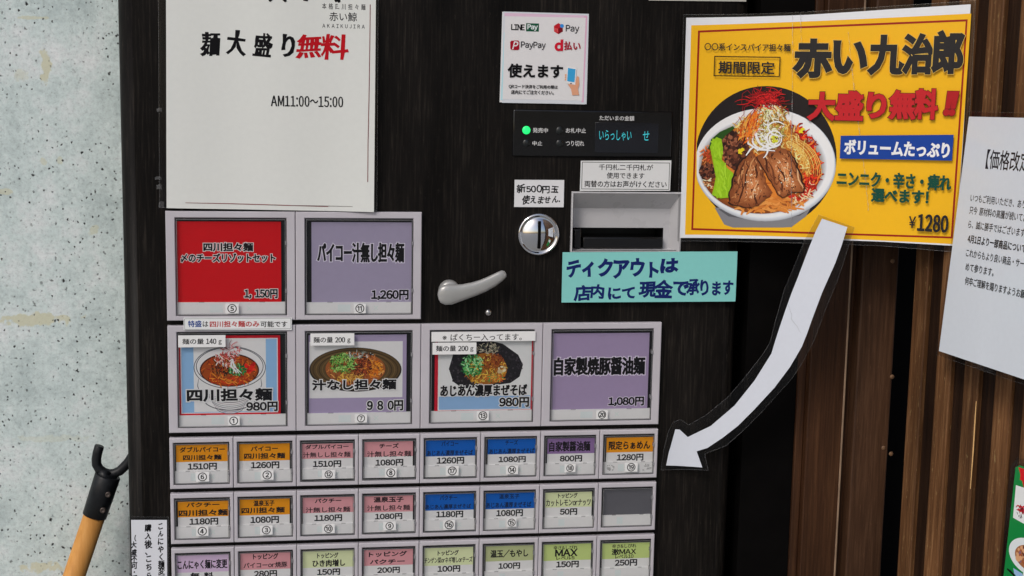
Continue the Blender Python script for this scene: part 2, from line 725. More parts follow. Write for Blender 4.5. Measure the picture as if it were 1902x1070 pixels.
def concrete_mat():
    m, t, b = mat('concrete')
    co = world_co(t)
    n = N(t, 'ShaderNodeTexNoise'); n.inputs['Scale'].default_value = 16; n.inputs['Detail'].default_value = 10; n.inputs['Roughness'].default_value = 0.72
    t.links.new(co, n.inputs['Vector'])
    base = ramp(t, n.outputs[0], [(0.32, rgb(160, 173, 172)), (0.5, rgb(191, 203, 201)), (0.68, rgb(211, 221, 218))])
    n2 = N(t, 'ShaderNodeTexNoise'); n2.inputs['Scale'].default_value = 260; n2.inputs['Detail'].default_value = 7; n2.inputs['Roughness'].default_value = 0.75
    t.links.new(co, n2.inputs['Vector'])
    grain = ramp(t, n2.outputs[0], [(0.30, (0.5, 0.51, 0.52)), (0.43, (0.88, 0.88, 0.88)), (0.54, (1.0, 1.0, 1.0)), (0.70, (1.10, 1.10, 1.09))])
    mx = N(t, 'ShaderNodeMix', data_type='RGBA', blend_type='MULTIPLY'); mx.inputs[0].default_value = 1
    t.links.new(base.outputs[0], mx.inputs[6]); t.links.new(grain.outputs[0], mx.inputs[7])
    cur = mx.outputs[2]
    # yellowish stains left by old tape and filler
    nd = N(t, 'ShaderNodeTexNoise'); nd.inputs['Scale'].default_value = 120; nd.inputs['Detail'].default_value = 7
    t.links.new(co, nd.inputs['Vector'])
    wall = Flat(0.10)
    for (px, py, hx, hy, k) in [(85, 122, 9, 30, 0.8), (62, 594, 62, 11, 0.8), (12, 356, 14, 5, 0.6), (64, 33, 34, 3, 0.6), (176, 428, 9, 10, 0.55), (80, 300, 5, 6, 0.5), (110, 300, 5, 7, 0.5), (40, 140, 10, 14, 0.35), (75, 1054, 36, 9, 0.75), (95, 815, 60, 6, 0.25)]:
        s, z = wall.inv(px, py)
        mp = N(t, 'ShaderNodeMapping'); mp.vector_type = 'POINT'
        sx, sz = 1 / (hx * 0.00053), 1 / (hy * 0.00053)
        mp.inputs['Scale'].default_value = (sx, 0, sz)
        mp.inputs['Location'].default_value = (-s * sx, 0, -z * sz)
        t.links.new(co, mp.inputs[0])
        ln = N(t, 'ShaderNodeVectorMath', operation='LENGTH')
        t.links.new(mp.outputs[0], ln.inputs[0])
        ad = N(t, 'ShaderNodeMath', operation='ADD')
        t.links.new(ln.outputs['Value'], ad.inputs[0])
        am = N(t, 'ShaderNodeMath', operation='MULTIPLY_ADD'); am.inputs[1].default_value = 3.2; am.inputs[2].default_value = -1.1
        t.links.new(nd.outputs[0], am.inputs[0])
        t.links.new(am.outputs[0], ad.inputs[1])
        rr = ramp(t, ad.outputs[0], [(0.0, (k,) * 3), (0.99, (k * 0.7,) * 3)])
        sm = N(t, 'ShaderNodeMapRange'); sm.interpolation_type = 'SMOOTHSTEP'
        sm.inputs['From Min'].default_value = 1.25; sm.inputs['From Max'].default_value = 1.65
        sm.inputs['To Min'].default_value = k; sm.inputs['To Max'].default_value = 0
        t.links.new(ad.outputs[0], sm.inputs['Value'])
        m3 = N(t, 'ShaderNodeMix', data_type='RGBA')
        t.links.new(sm.outputs[0], m3.inputs[0])
        t.links.new(cur, m3.inputs[6])
        m3.inputs[7].default_value = rgb(188, 186, 158)
        cur = m3.outputs[2]
    # air holes of three sizes, dirt and inner shade put into their colour
    holes = None
    for sc, lo, hi, keep in [(105, 0.08, 0.17, 0.40), (230, 0.12, 0.25, 0.48), (46, 0.045, 0.085, 0.62)]:
        v = N(t, 'ShaderNodeTexVoronoi'); v.inputs['Scale'].default_value = sc
        wn = N(t, 'ShaderNodeTexNoise'); wn.inputs['Scale'].default_value = sc * 2.2; wn.inputs['Detail'].default_value = 3
        t.links.new(co, wn.inputs['Vector'])
        wm = N(t, 'ShaderNodeVectorMath', operation='SCALE'); wm.inputs['Scale'].default_value = 0.6 / sc
        t.links.new(wn.outputs['Color'], wm.inputs[0])
        wa = N(t, 'ShaderNodeVectorMath', operation='ADD')
        t.links.new(world_co(t, (1, 0.05, 0.85)), wa.inputs[0]); t.links.new(wm.outputs[0], wa.inputs[1])
        t.links.new(wa.outputs[0], v.inputs['Vector'])
        sm = N(t, 'ShaderNodeMapRange'); sm.interpolation_type = 'SMOOTHSTEP'
        sm.inputs['From Min'].default_value = lo; sm.inputs['From Max'].default_value = hi
        sm.inputs['To Min'].default_value = 1; sm.inputs['To Max'].default_value = 0
        t.links.new(v.outputs['Distance'], sm.inputs['Value'])
        sp = N(t, 'ShaderNodeSeparateColor')
        t.links.new(v.outputs['Color'], sp.inputs[0])
        gt = N(t, 'ShaderNodeMath', operation='GREATER_THAN'); gt.inputs[1].default_value = keep
        t.links.new(sp.outputs[0], gt.inputs[0])
        ml = N(t, 'ShaderNodeMath', operation='MULTIPLY')
        t.links.new(sm.outputs[0], ml.inputs[0]); t.links.new(gt.outputs[0], ml.inputs[1])
        if holes is None:
            holes = ml.outputs[0]
        else:
            a = N(t, 'ShaderNodeMath', operation='MAXIMUM')
            t.links.new(holes, a.inputs[0]); t.links.new(ml.outputs[0], a.inputs[1])
            holes = a.outputs[0]
    nc = N(t, 'ShaderNodeTexNoise'); nc.inputs['Scale'].default_value = 17; nc.inputs['Detail'].default_value = 3
    t.links.new(co, nc.inputs['Vector'])
    rc = ramp(t, nc.outputs[0], [(0.38, (0.1, 0.1, 0.1)), (0.55, (1, 1, 1))])
    mm = N(t, 'ShaderNodeMath', operation='MULTIPLY')
    t.links.new(holes, mm.inputs[0]); t.links.new(rc.outputs[0], mm.inputs[1])
    holes = mm.outputs[0]
    m4 = N(t, 'ShaderNodeMix', data_type='RGBA')
    t.links.new(holes, m4.inputs[0]); t.links.new(cur, m4.inputs[6])
    m4.inputs[7].default_value = (0.03, 0.03, 0.03, 1)
    t.links.new(m4.outputs[2], b.inputs['Base Color'])
    b.inputs['Roughness'].default_value = 0.8
    b.inputs['Specular IOR Level'].default_value = 0.25
    sb = N(t, 'ShaderNodeMath', operation='SUBTRACT')
    t.links.new(n2.outputs[0], sb.inputs[0]); t.links.new(holes, sb.inputs[1])
    bp = N(t, 'ShaderNodeBump'); bp.inputs['Strength'].default_value = 0.35; bp.inputs['Distance'].default_value = 0.0012
    t.links.new(sb.outputs[0], bp.inputs['Height'])
    t.links.new(bp.outputs[0], b.inputs['Normal'])
    return m


M_conc = concrete_mat()
M_film = wood_mat('black_wood_film', (0.0055, 0.0049, 0.0045), (0.0098, 0.0083, 0.0073), (0.031, 0.0255, 0.021), (520, 520, 22), 0.42, 0.25, wear=0.30, broad=1.3, spec=0.09)
M_board = wood_mat('brown_board', (0.024, 0.0095, 0.0045), (0.050, 0.021, 0.0095), (0.085, 0.038, 0.017), (330, 330, 9), 0.42, 0.5, wear=0.16, spec=0.22)
M_board2 = wood_mat('brown_worn_board', (0.030, 0.0135, 0.0068), (0.058, 0.027, 0.0135), (0.092, 0.047, 0.025), (330, 330, 14), 0.5, 0.5, wear=0.2, spec=0.22)
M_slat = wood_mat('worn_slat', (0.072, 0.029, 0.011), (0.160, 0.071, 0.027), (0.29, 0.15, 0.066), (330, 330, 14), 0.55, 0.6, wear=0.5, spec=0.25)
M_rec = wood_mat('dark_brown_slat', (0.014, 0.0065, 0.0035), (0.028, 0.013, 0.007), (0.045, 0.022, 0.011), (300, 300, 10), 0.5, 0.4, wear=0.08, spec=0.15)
M_back = wood_mat('dark_backing', (0.008, 0.0045, 0.003), (0.014, 0.008, 0.005), (0.022, 0.012, 0.008), (200, 200, 6), 0.6, 0.3, spec=0.1)
M_dark = plain('gap_shade_black', (0.0032, 0.0028, 0.0028), 0.6, spec=0.05)  # near black that stands in for shade in gaps and openings
M_shade = plain('black_plastic', (0.01, 0.01, 0.012), 0.4, spec=0.25)
M_gloss_black = plain('smoked_acrylic', (0.006, 0.006, 0.0065), 0.12, spec=0.45, var=0.05)
M_frame = plain('button_frame_plastic', rgb(176, 172, 178)[:3], 0.45, var=0.04, scale=25)
M_strip = plain('milky_strip', rgb(206, 213, 210)[:3], 0.35, var=0.03, scale=30)
M_paper = print_mat('printed_paper', 0.7)
M_card = print_mat('printed_card', 0.55)
M_lam = print_mat('laminated_print', 0.45, coat=0.35, bump=0.14, bscale=26, crough=0.1)
M_clear = film_mat('clear_cap_plastic', 0.97, 0.02, 0.08)
M_rim = film_mat('clear_rim_plastic', 0.5, 0.10, 0.10, milk=0.015)
M_lamfilm = film_mat('laminate_film', 0.72, 0.012, 0.12, milk=0.003)
M_edge = film_mat('cap_edge_highlight', 0.8, 0.2, 0.15, milk=0.28)  # milky white mixed in as painted highlights on cap rims and clips
M_tape = film_mat('old_tape', 0.85, 0.06, 0.2, milk=0.10)
M_crease = film_mat('film_crease', 0.9, 0.15, 0.2, milk=0.12)
M_chrome = plain('chrome', (0.78, 0.78, 0.8), 0.06, metal=1.0, var=0.02)
M_steel = plain('steel', (0.55, 0.54, 0.53), 0.3, metal=1.0, var=0.06)
M_bill = plain('bill_slot_plastic', rgb(168, 167, 169)[:3], 0.3, var=0.03)
M_lever = plain('lever_metal', (0.40, 0.40, 0.39), 0.32, metal=0.25, var=0.05)
M_iron = plain('black_iron', (0.009, 0.010, 0.012), 0.42, var=0.25, scale=200, bump=0.25, spec=0.3)
M_handle = wood_mat('pine_handle', (0.56, 0.25, 0.06), (0.70, 0.325, 0.083), (0.78, 0.39, 0.115), (150, 150, 12), 0.45, 0.15, broad=0.25, spec=0.25)
M_green = emit_mat('green_lamp', (0.02, 0.9, 0.2), 1.0)
M_cyan = emit_mat('cyan_display', (0.05, 0.55, 0.62), 0.75)
M_off = plain('unlit_lamp', (0.010, 0.012, 0.012), 0.3)
M_ground = plain('pavement', (0.30, 0.30, 0.29), 0.85, var=0.2, scale=12, bump=0.3)
M_rust = plain('rusty_nail', (0.16, 0.085, 0.04), 0.6, var=0.3, scale=400)

WHITE = rgb(208, 209, 206)
INK = (0.006, 0.0055, 0.007, 1)

# ------------------------------------------------------------------ setting
g = MB()
g.quad([(-60, -60, 0), (60, -60, 0), (60, 60, 0), (-60, 60, 0)])
tag(g.build('pavement', M_ground), kind='structure')

WALL = Flat(0.10)
XW = -0.2635 - 0.004
g = MB().box(-3.2, XW, 0.10, 0.75, 0.0, 3.0, 0.003).box(XW - 0.01, 1.2, 0.47, 0.74, 0.0, 2.99)
tag(g.build('concrete_wall', M_conc, origin=(-1.6, 0.4, 0)), 'pale grey exposed concrete wall with small dark air holes and yellow stains', 'wall')

# ------------------------------------------------------------------ ticket machine
ML, MR, MT = -0.2635, 0.2995, 1.66
mach = thing('ticket_machine', 'black wood grain meal ticket vending machine covered with menu buttons and notices', 'vending machine', (0.018, 0.2, 0))
FRONT = Flat(0.0)


def pr(x0, y0, x1, y1, y=0.0):
    return Print(Flat(y)).pxrect(x0, y0, x1, y1)


# bill opening (hole in the front)
bx0, bz0, bx1, bz1 = pr(1062, 358.5, 1261.5, 466.5)
g = MB()
R = 0.013
xs = [ML + R, bx0 + 0.001, bx1 - 0.001, MR - R]
zs = [0.05, bz0 + 0.001, bz1 - 0.001, MT]
for i in range(3):
    for j in range(3):
        if i == 1 and j == 1:
            continue
        g.quad([(xs[i], 0, zs[j]), (xs[i + 1], 0, zs[j]), (xs[i + 1], 0, zs[j + 1]), (xs[i], 0, zs[j + 1])])
prof = [(ML + R - R * math.sin(a), R - R * math.cos(a)) for a in [math.radians(k * 11.25) for k in range(9)]]
for (xa, ya), (xb, yb) in zip(prof[:-1], prof[1:]):
    for sgn in (0, 1):
        fx = (lambda v: v) if not sgn else (lambda v: ML + MR - v)
        f = g.quad([(fx(xa), ya, 0.05), (fx(xb), yb, 0.05), (fx(xb), yb, MT), (fx(xa), ya, MT)])
        f.smooth = True
D = 0.42
for xx in (ML, MR):
    g.quad([(xx, R, 0.05), (xx, D, 0.05), (xx, D, MT), (xx, R, MT)])
g.quad([(ML, D, 0.05), (MR, D, 0.05), (MR, D, MT), (ML, D, MT)])
for zz in (0.05, MT):
    ring = [(x, y, zz) for x, y in prof] + [(ML, D, zz), (MR, D, zz)] + [(ML + MR - x, y, zz) for x, y in prof[::-1]]
    g.quad(ring)
bmesh.ops.remove_doubles(g.bm, verts=g.bm.verts[:], dist=1e-6)
g.build('cabinet', M_film, mach)
MB().box(ML + 0.02, MR - 0.02, 0.03, D - 0.02, 0.0, 0.05).build('plinth', M_shade, mach)

# ---- bill acceptor
g = MB()
YI = 0.011
ix0, iz0, ix1, iz1 = pr(1063, 387, 1243.5, 460.5, YI)
ix0 = bx0 + 0.003
o_ = [(bx0, bz0), (bx1, bz0), (bx1, bz1), (bx0, bz1)]
i_ = [(ix0, iz0), (ix1, iz0), (ix1, iz1), (ix0, iz1)]
yo = -0.0035
rw = 0.0012
o2 = [(bx0 - 0.0012, bz0 - 0.0012), (bx1 + 0.0012, bz0 - 0.0012), (bx1 + 0.0012, bz1 + 0.0012), (bx0 - 0.0012, bz1 + 0.0012)]
L = lambda pts, y: [(x, y, z) for x, z in pts]
g.loops([L(o2, -0.0002), L(o2, yo), L(o_, yo - 0.0006), L(i_, YI)], smooth=False)
sl = pr(1063, 423, 1231.5, 460, YI)
sx1, sz1 = sl[2], sl[3]
g.quad(L([(ix0, sz1), (ix1, sz1), (ix1, iz1), (ix0, iz1)], YI))
g.quad(L([(sx1, iz0), (ix1, iz0), (ix1, sz1), (sx1, sz1)], YI))
g.build('bill_acceptor', M_bill, mach)
bill = bpy.data.objects['bill_acceptor']
g = MB()
a_ = [(ix0, iz0), (sx1, iz0), (sx1, sz1), (ix0, sz1)]
g.loops([L(a_, YI), L(a_, 0.045)], smooth=False)
g.quad(L(a_, 0.045))
g.build('bill_slot', M_shade, bill)
MB().box(ix0 + 0.009, sx1 - 0.0015, 0.005, 0.04, iz0 + 0.0005, iz0 + 0.0105, 0.001).box(ix0 + 0.0005, ix0 + 0.007, 0.004, 0.03, iz0 + 0.0005, iz0 + 0.018, 0.001).build('bill_shelf', M_gloss_black, bill)

# ---- display panel
dx0, dz0, dx1, dz1 = pr(951.6, 205, 1248, 291.5)
disp = MB().box(dx0, dx1, -0.0022, 0.002, dz0, dz1, 0.0015, seg=3).build('display_panel', M_gloss_black, mach)
wx = pr(1104, 228, 1222, 284)
MB().box(wx[0], wx[2], -0.0025, -0.0015, wx[1], wx[3], 0.0002, seg=1).build('display_window', plain('display_glass', (0.009, 0.010, 0.014), 0.06), disp)


def dome(cx, cz, y, r, hgt, name, mt, parent, lab=None):
    g = MB()
    rings = []
    for k in range(7):
        a = math.pi / 2 * k / 6
        rings.append([(cx + r * math.cos(a) * math.cos(b), y - hgt * math.sin(a), cz + r * math.cos(a) * math.sin(b)) for b in [2 * math.pi * q / 24 for q in range(24)]])
    rings[-1] = [(cx + 1e-5 * math.cos(2 * math.pi * q / 24), y - hgt, cz + 1e-5 * math.sin(2 * math.pi * q / 24)) for q in range(24)]
    g.loops(rings, cap1=True)
    o = g.build(name, mt, parent)
    if lab:
        o['label'] = lab
    return o


for (px, py, r, mt, lb) in [(977, 241.7, 7.6, M_green, 'lit green round lamp'), (1038.8, 242.3, 7.2, M_off, None), (977, 265.8, 7.2, M_off, None), (1038.8, 266.3, 7.2, M_off, None)]:
    s, z = FRONT.inv(px, py)
    dome(s, z, -0.0022, r * 0.00049, 0.0012, 'indicator_lamp', mt, disp, lb)
p = Print(Flat(-0.0024))
GREY = rgb(196, 196, 196)
for tx, r in [('発売中', (989.7, 237.7, 1017.7, 246.7)), ('お札中止', (1051, 238, 1088.4, 247)), ('中止', (989, 262, 1007, 270.5)), ('つり切れ', (1051, 261.6, 1085, 271.4)), ('ただいまの金額', (1113.6, 215, 1178, 224))]:
    p.text(tx, p.pxrect(*r), GREY, 0.012)
p.build('panel_lettering', M_card, disp)
p = Print(Flat(-0.0028))
p.text('いらっしゃい', p.pxrect(1113, 242, 1173, 261), (1, 1, 1, 1), -0.004)
p.text('せ', p.pxrect(1194, 243.5, 1206, 261), (1, 1, 1, 1), -0.004)
p.build('display_message', M_cyan, disp)

# ---- coin slot
s, z = FRONT.inv(999.4, 434.8)
g = MB()
prof2 = [(0.0192, 0.0), (0.0192, -0.0035), (0.0184, -0.0048), (0.0172, -0.0048), (0.0164, -0.0036), (0.0160, -0.0030), (0.0145, -0.0042), (0.012, -0.0056), (0.009, -0.0067), (0.006, -0.0074), (0.003, -0.0078), (0.0003, -0.0079)]
g.loops([[(s + r * math.cos(a), y, z + r * math.sin(a)) for a in [2 * math.pi * q / 64 for q in range(64)]] for r, y in prof2], cap1=True)
coin = g.build('coin_slot', M_chrome, mach)
MB().box(s - 0.0015, s + 0.0013, -0.0086, 0.0, z - 0.0125, z + 0.0125, 0.0003).build('slot_opening', M_dark, coin)

# ---- return lever
g = MB()
s, z = FRONT.inv(834, 539)
rings = []
for y, r in [(0.0, 0.0097), (-0.008, 0.0097), (-0.0098, 0.0088), (-0.0105, 0.006), (-0.0107, 0.001)]:
    rings.append([(s + r * math.cos(a), y, z + r * math.sin(a)) for a in [2 * math.pi * q / 32 for q in range(32)]])
g.loops(rings, cap1=True)
LF = Flat(-0.014)
ctr = [(813, 547, 2, 3), (815, 547, 10, 6), (819, 547, 15.5, 8), (827, 547.5, 19, 9), (837, 547, 19, 9), (849, 545, 16.5, 8), (862, 542, 14.5, 8), (880, 537, 13, 7.5), (898, 530.5, 12, 7), (915, 522, 11, 6.5), (928, 514, 9.5, 6), (936, 508.5, 7.5, 5.5), (939, 506.5, 4, 3)]
rings = []
for i, (px, py, hh, dd) in enumerate(ctr):
    a = ctr[max(i - 1, 0)]; b = ctr[min(i + 1, len(ctr) - 1)]
    dx, dy = b[0] - a[0], b[1] - a[1]
    l = math.hypot(dx, dy)
    nx, ny = -dy / l, dx / l
    ring = []
    for q in range(20):
        an = 2 * math.pi * q / 20
        ca, sa = math.cos(an), math.sin(an)
        e = 0.7
        k = math.copysign(abs(ca) ** e, ca) * hh
        dd2 = math.copysign(abs(sa) ** e, sa) * dd * 0.0005
        ss, zz = LF.inv(px + nx * k, py + ny * k)
        ring.append((ss, -0.014 + dd2, zz))
    rings.append(ring)
g.loops(rings, cap0=True, cap1=True)
g.build('coin_return_lever', M_lever, mach)
s, z = FRONT.inv(907, 580.5)
dome(s, z, 0.0, 0.0031, 0.0022, 'lock_stud', M_steel, mach)

# ------------------------------------------------------------------ menu buttons
KF = 0.99513                 # the fronts of the frames stand 6 mm proud of the cabinet
W, HB, HS = 0.113 * KF, 0.09784 * KF, 0.04732 * KF
X0 = CAM.x + (-0.226 - CAM.x) * KF
ROWZ = {k: CAM.z + (v - CAM.z) * KF for k, v in {'1': 1.42, '2': 1.317712, '3': 1.215147, '4': 1.163528, '5': 1.111909}.items()}
YC = -0.0030       # card
YS = -0.0042       # milky strip
YF = -0.0060       # frame front
YP = -0.0068       # cap front


def frame_mesh(w_, h_, ol, orr, ot, ob):
    g = MB()
    gap = 0.00025
    a = [(gap, -h_), (w_ - gap, -h_), (w_ - gap, -gap), (gap, -gap)]
    c = 0.0006
    a2 = [(gap + c, -h_ + c), (w_ - gap - c, -h_ + c), (w_ - gap - c, -gap - c), (gap + c, -gap - c)]
    i1 = [(ol * w_, -ob * h_), (orr * w_, -ob * h_), (orr * w_, -ot * h_), (ol * w_, -ot * h_)]
    c2 = 0.0007
    i2 = [(ol * w_ + c2, -ob * h_ + c2), (orr * w_ - c2, -ob * h_ + c2), (orr * w_ - c2, -ot * h_ - c2), (ol * w_ + c2, -ot * h_ - c2)]
    L = lambda pts, y: [(x, y, z) for x, z in pts]
    g.loops([L(a, -0.0002), L(a, YF + c), L(a2, YF), L(i1, YF), L(i2, YF + c2)], smooth=False)
    g.loops([L(i2, YF + c2), L(i2, -0.0008)], smooth=False, mi=1)
    g.quad(L(i2, -0.0008), 1)
    bmesh.ops.recalc_face_normals(g.bm, faces=g.bm.faces[:])
    me = bpy.data.meshes.new('button')
    g.bm.to_mesh(me); g.bm.free()
    for mt in (M_frame, M_shade):
        me.materials.append(mt)
    return me


def cap_mesh(w_, h_, ol, orr, ot, ob):
    g = MB()
    e = 0.0013
    x0, x1, z0, z1 = ol * w_ + e, orr * w_ - e, -ob * h_ + e, -ot * h_ - e
    q = lambda d, y: [(x0 + d, y, z0 + d), (x1 - d, y, z0 + d), (x1 - d, y, z1 - d), (x0 + d, y, z1 - d)]
    g.loops([q(0, -0.0012), q(0, YP + 0.0006), q(0.0004, YP)], smooth=False, mi=1)
    g.loops([q(0.0004, YP), q(0.0007, YP)], smooth=False, mi=2)
    g.loops([q(0.0007, YP), q(0.0012, YP)], smooth=False, mi=1)
    g.quad(q(0.0012, YP), 0)
    # two clips at the right side and the seam above the strip
    for k in (0.25, 0.75):
        zc = z0 + (z1 - z0) * k
        g.box(x1 - 0.0009, x1 + 0.0004, YP - 0.0002, -0.002, zc - 0.0016, zc + 0.0016, 0.0, 2)
    bmesh.ops.recalc_face_normals(g.bm, faces=g.bm.faces[:])
    me = bpy.data.meshes.new('clear_cap')
    g.bm.to_mesh(me); g.bm.free()
    me.materials.append(M_clear); me.materials.append(M_rim); me.materials.append(M_edge)
    return me


BIGO = (0.068, 0.937, 0.055, 0.962)
SMO = (0.052, 0.950, 0.085, 0.935)
ME = {}
for k, (w_, h_, o_) in {'b': (W, HB, BIGO), 's': (W / 2, HS, SMO)}.items():
    ME['f' + k] = frame_mesh(w_, h_, *o_)
    ME['c' + k] = cap_mesh(w_, h_, *o_)

cardS, stripS, numS = Flat(YC), Flat(YS), Flat(YP - 0.0006)


def link(name, me, parent, loc):
    o = bpy.data.objects.new(name, me)
    COL.objects.link(o)
    o['_w'] = list(loc)
    o.parent = parent
    o.location = Vector(loc) - Vector(parent['_w'])
    return o


def button(col, row, big, label, strip, number=None, sticker=None, dirty=False):
    loc = Vector((X0 + col * W, 0, ROWZ[row]))
    k = 'b' if big else 's'
    b = link('menu_button', ME['f' + k], mach, loc)
    b['label'] = label
    w_, h_, (ol, orr, ot, ob) = (W, HB, BIGO) if big else (W / 2, HS, SMO)
    link('clear_cap', ME['c' + k], b, loc)
    p = Print(stripS)
    s0, t0, s1, t1 = p.pxrect(*strip)
    s0 = max(s0, loc.x + ol * w_ + 0.0012); s1 = min(s1, loc.x + orr * w_ - 0.0012)
    t0 = max(t0, loc.z - ob * h_ + 0.0012)
    cs = rgb(216, 230, 226)
    p.sheet([(s0, t0), (s1, t0), (s1, t1), (s0, t1)], cs, 0.002)
    for q in (0.2, 0.76):
        xm = s0 + (s1 - s0) * q
        p.rect((xm, t1 - 0.0005, xm + 0.0048 * (1 if big else 0.8), t1 + 0.0003), rgb(70, 66, 70))
    p.rect((s0 + (s1 - s0) * 0.3, t0 + 0.002, s0 + (s1 - s0) * 0.42, t1 - 0.002), rgb(206, 220, 216))
    p.rect((s0, t1 - 0.0004, s1, t1), rgb(232, 234, 234))
    if number:
        p.text('×', (s0 + (s1 - s0) * 0.64, t0 + (t1 - t0) * 0.3, s0 + (s1 - s0) * 0.64 + (t1 - t0) * 0.42, t0 + (t1 - t0) * 0.72), rgb(204, 213, 210), 0.0)
    if dirty:
        for _ in range(26):
            a = random.choice([0.12, 0.16, 0.82, 0.86, 0.9])
            p.ellipse(s0 + (s1 - s0) * (a + random.uniform(-.06, .06)), t0 + (t1 - t0) * random.uniform(0.25, 0.75), random.uniform(.0004, .0016), random.uniform(.0003, .0008), rgb(*[random.randint(150, 185)] * 3), 12, 0.4)
    p.build('number_strip', M_card, b)
    if number:
        n, r = number
        p = Print(numS)
        q = p.pxrect(*r)
        p.sheet([(q[0], q[1]), (q[2], q[1]), (q[2], q[3]), (q[0], q[3])], rgb(232, 235, 233), 0.0005)
        cx, cy = (q[0] + q[2]) / 2, (q[1] + q[3]) / 2
        hh = (q[3] - q[1]) * 0.44
        p.text(n, (cx - hh, cy - hh, cx + hh, cy + hh), INK, 0.014)
        p.build('number_sticker', M_paper, b)
    return b


def ZB(x0, y0, x1, y1):
    k = 3.9625
    return (300 + x0 / k, 800 + y0 / k, 300 + x1 / k, 800 + y1 / k)


def ZC(x0, y0, x1, y1):
    k = 3.8208
    return (770 + x0 / k, 790 + y0 / k, 770 + x1 / k, 790 + y1 / k)


OR, PK, BL, PU, LG, OG, YG, LI = (0.90, 0.345, 0.006, 1), rgb(206, 146, 152), rgb(8, 88, 176), rgb(132, 104, 152), rgb(206, 220, 170), rgb(176, 184, 136), rgb(184, 202, 126), rgb(202, 178, 206)
LOW = rgb(234, 238, 238)
TXT = (0.010, 0.008, 0.011, 1)


def small(Z, col, row, label, colour, band, low, strip, lines, price, number=None, dirty=False):
    b = button(col, row, False, label, Z(*strip), number and (number[0], Z(*number[1])), dirty=dirty)
    p = Print(cardS)
    a = p.pxrect(*Z(*band))
    lo = p.pxrect(*Z(*low)) if low else a
    st = Print(stripS).pxrect(*Z(*strip))
    p.sheet([(a[0], st[3] - 0.0008), (a[2], st[3] - 0.0008), (a[2], a[3]), (a[0], a[3])], LOW if low else colour, 0.0006)
    if low:
        p.rect((a[0], lo[3], a[2], a[3]), colour)
    for tx, r, bo in lines:
        ink = (0.006, 0.012, 0.035, 1) if colour is BL else TXT
        p.text(tx, p.pxrect(*Z(*r)), ink, bo)
    if price:
        p.text(price[0], p.pxrect(*Z(*price[1])), INK, 0.036)
    p.build('menu_card', M_card, b)


B1 = 0.036
SH = '四川担々麺'
SN = '汁無し担々麺'
AJ = 'あじあん濃厚まぜそば'
small(ZB, 0, '3', 'orange menu button priced 1510 in the first column', OR, (107, 100, 490, 228), (110, 228, 487, 290), (97, 297, 510, 385), [('ダブルパイコー', (135, 120, 465, 157), B1), (SH, (160, 178, 440, 215), B1)], ('1510円', (195, 240, 405, 287)), ('⑥', (252, 305, 350, 375)))
small(ZB, .5, '3', 'orange menu button priced 1260', OR, (572, 95, 943, 220), (575, 220, 943, 280), (567, 287, 970, 375), [('パイコー', (658, 115, 855, 148), B1), (SH, (610, 165, 908, 205), B1)], ('1260円', (660, 230, 865, 277)), ('②', (730, 290, 825, 362)))
small(ZB, 1, '3', 'pink menu button priced 1510', PK, (1033, 95, 1410, 205), (1037, 205, 1400, 272), (1035, 277, 1430, 355), [('ダブルパイコー', (1060, 103, 1375, 133), B1), ('汁無しし担々麺', (1043, 157, 1390, 195), 0.02)], ('1510円', (1117, 222, 1320, 268)), ('⑫', (1182, 290, 1278, 353)))
small(ZB, 1.5, '3', 'pink menu button priced 1080 in the upper small row', PK, (1490, 80, 1850, 190), (1493, 190, 1850, 258), (1485, 265, 1880, 345), [('チーズ', (1605, 95, 1745, 127), B1), (SN, (1515, 150, 1838, 192), 0.02)], ('1080円', (1577, 212, 1777, 258)), ('⑧', (1645, 275, 1730, 345)))
small(ZB, 0, '4', 'orange menu button priced 1180', OR, (120, 520, 495, 635), (122, 633, 497, 697), (100, 705, 505, 790), [('パクチー', (185, 530, 425, 560), B1), (SH, (128, 582, 485, 625), B1)], ('1180円', (208, 645, 415, 692)), ('④', (255, 705, 345, 775)))
small(ZB, .5, '4', 'orange menu button priced 1080', OR, (572, 503, 943, 620), (575, 620, 943, 680), (567, 690, 970, 775), [('温泉玉子', (678, 513, 830, 553), B1), (SH, (590, 565, 905, 605), B1)], ('1080円', (657, 632, 862, 680)), ('③', (725, 698, 817, 765)))
small(ZB, 1, '4', 'pink menu button priced 1180', PK, (1040, 490, 1417, 605), (1042, 603, 1415, 675), (1030, 685, 1428, 760), [('パクチー', (1130, 500, 1322, 530), B1), (SN, (1062, 562, 1388, 600), 0.02)], ('1180円', (1127, 620, 1327, 665)), ('⑩', (1182, 688, 1275, 755)))
small(ZB, 1.5, '4', 'pink menu button priced 1080 in the middle small row', PK, (1490, 480, 1850, 598), (1492, 598, 1850, 655), (1485, 663, 1872, 745), [('温泉玉子', (1562, 487, 1780, 525), B1), (SN, (1515, 548, 1828, 587), 0.02)], ('1080円', (1573, 610, 1770, 652)), ('⑨', (1632, 670, 1725, 733)))
small(ZB, 0, '5', 'lilac menu button of two lines without a price', LI, (107, 915, 497, 1040), (110, 1040, 497, 1100), (100, 1108, 505, 1195), [('こんにゃく麺に変更', (120, 950, 483, 1015), B1)], ('無 料', (215, 1045, 380, 1090)))
small(ZB, .5, '5', 'pink menu button priced 280', PK, (580, 895, 948, 1020), (580, 1020, 948, 1085), (567, 1092, 970, 1178), [('トッピング', (675, 905, 858, 945), B1), ('パイコーor焼豚', (605, 968, 925, 1008), 0.022)], ('280円', (683, 1030, 848, 1077)))
small(ZB, 1, '5', 'pale green menu button priced 150', LG, (1040, 880, 1417, 1005), (1040, 1005, 1415, 1068), (1030, 1076, 1428, 1160), [('トッピング', (1147, 900, 1300, 937), B1), ('ひき肉増し', (1113, 950, 1350, 998), B1)], ('150円', (1147, 1018, 1312, 1062)))
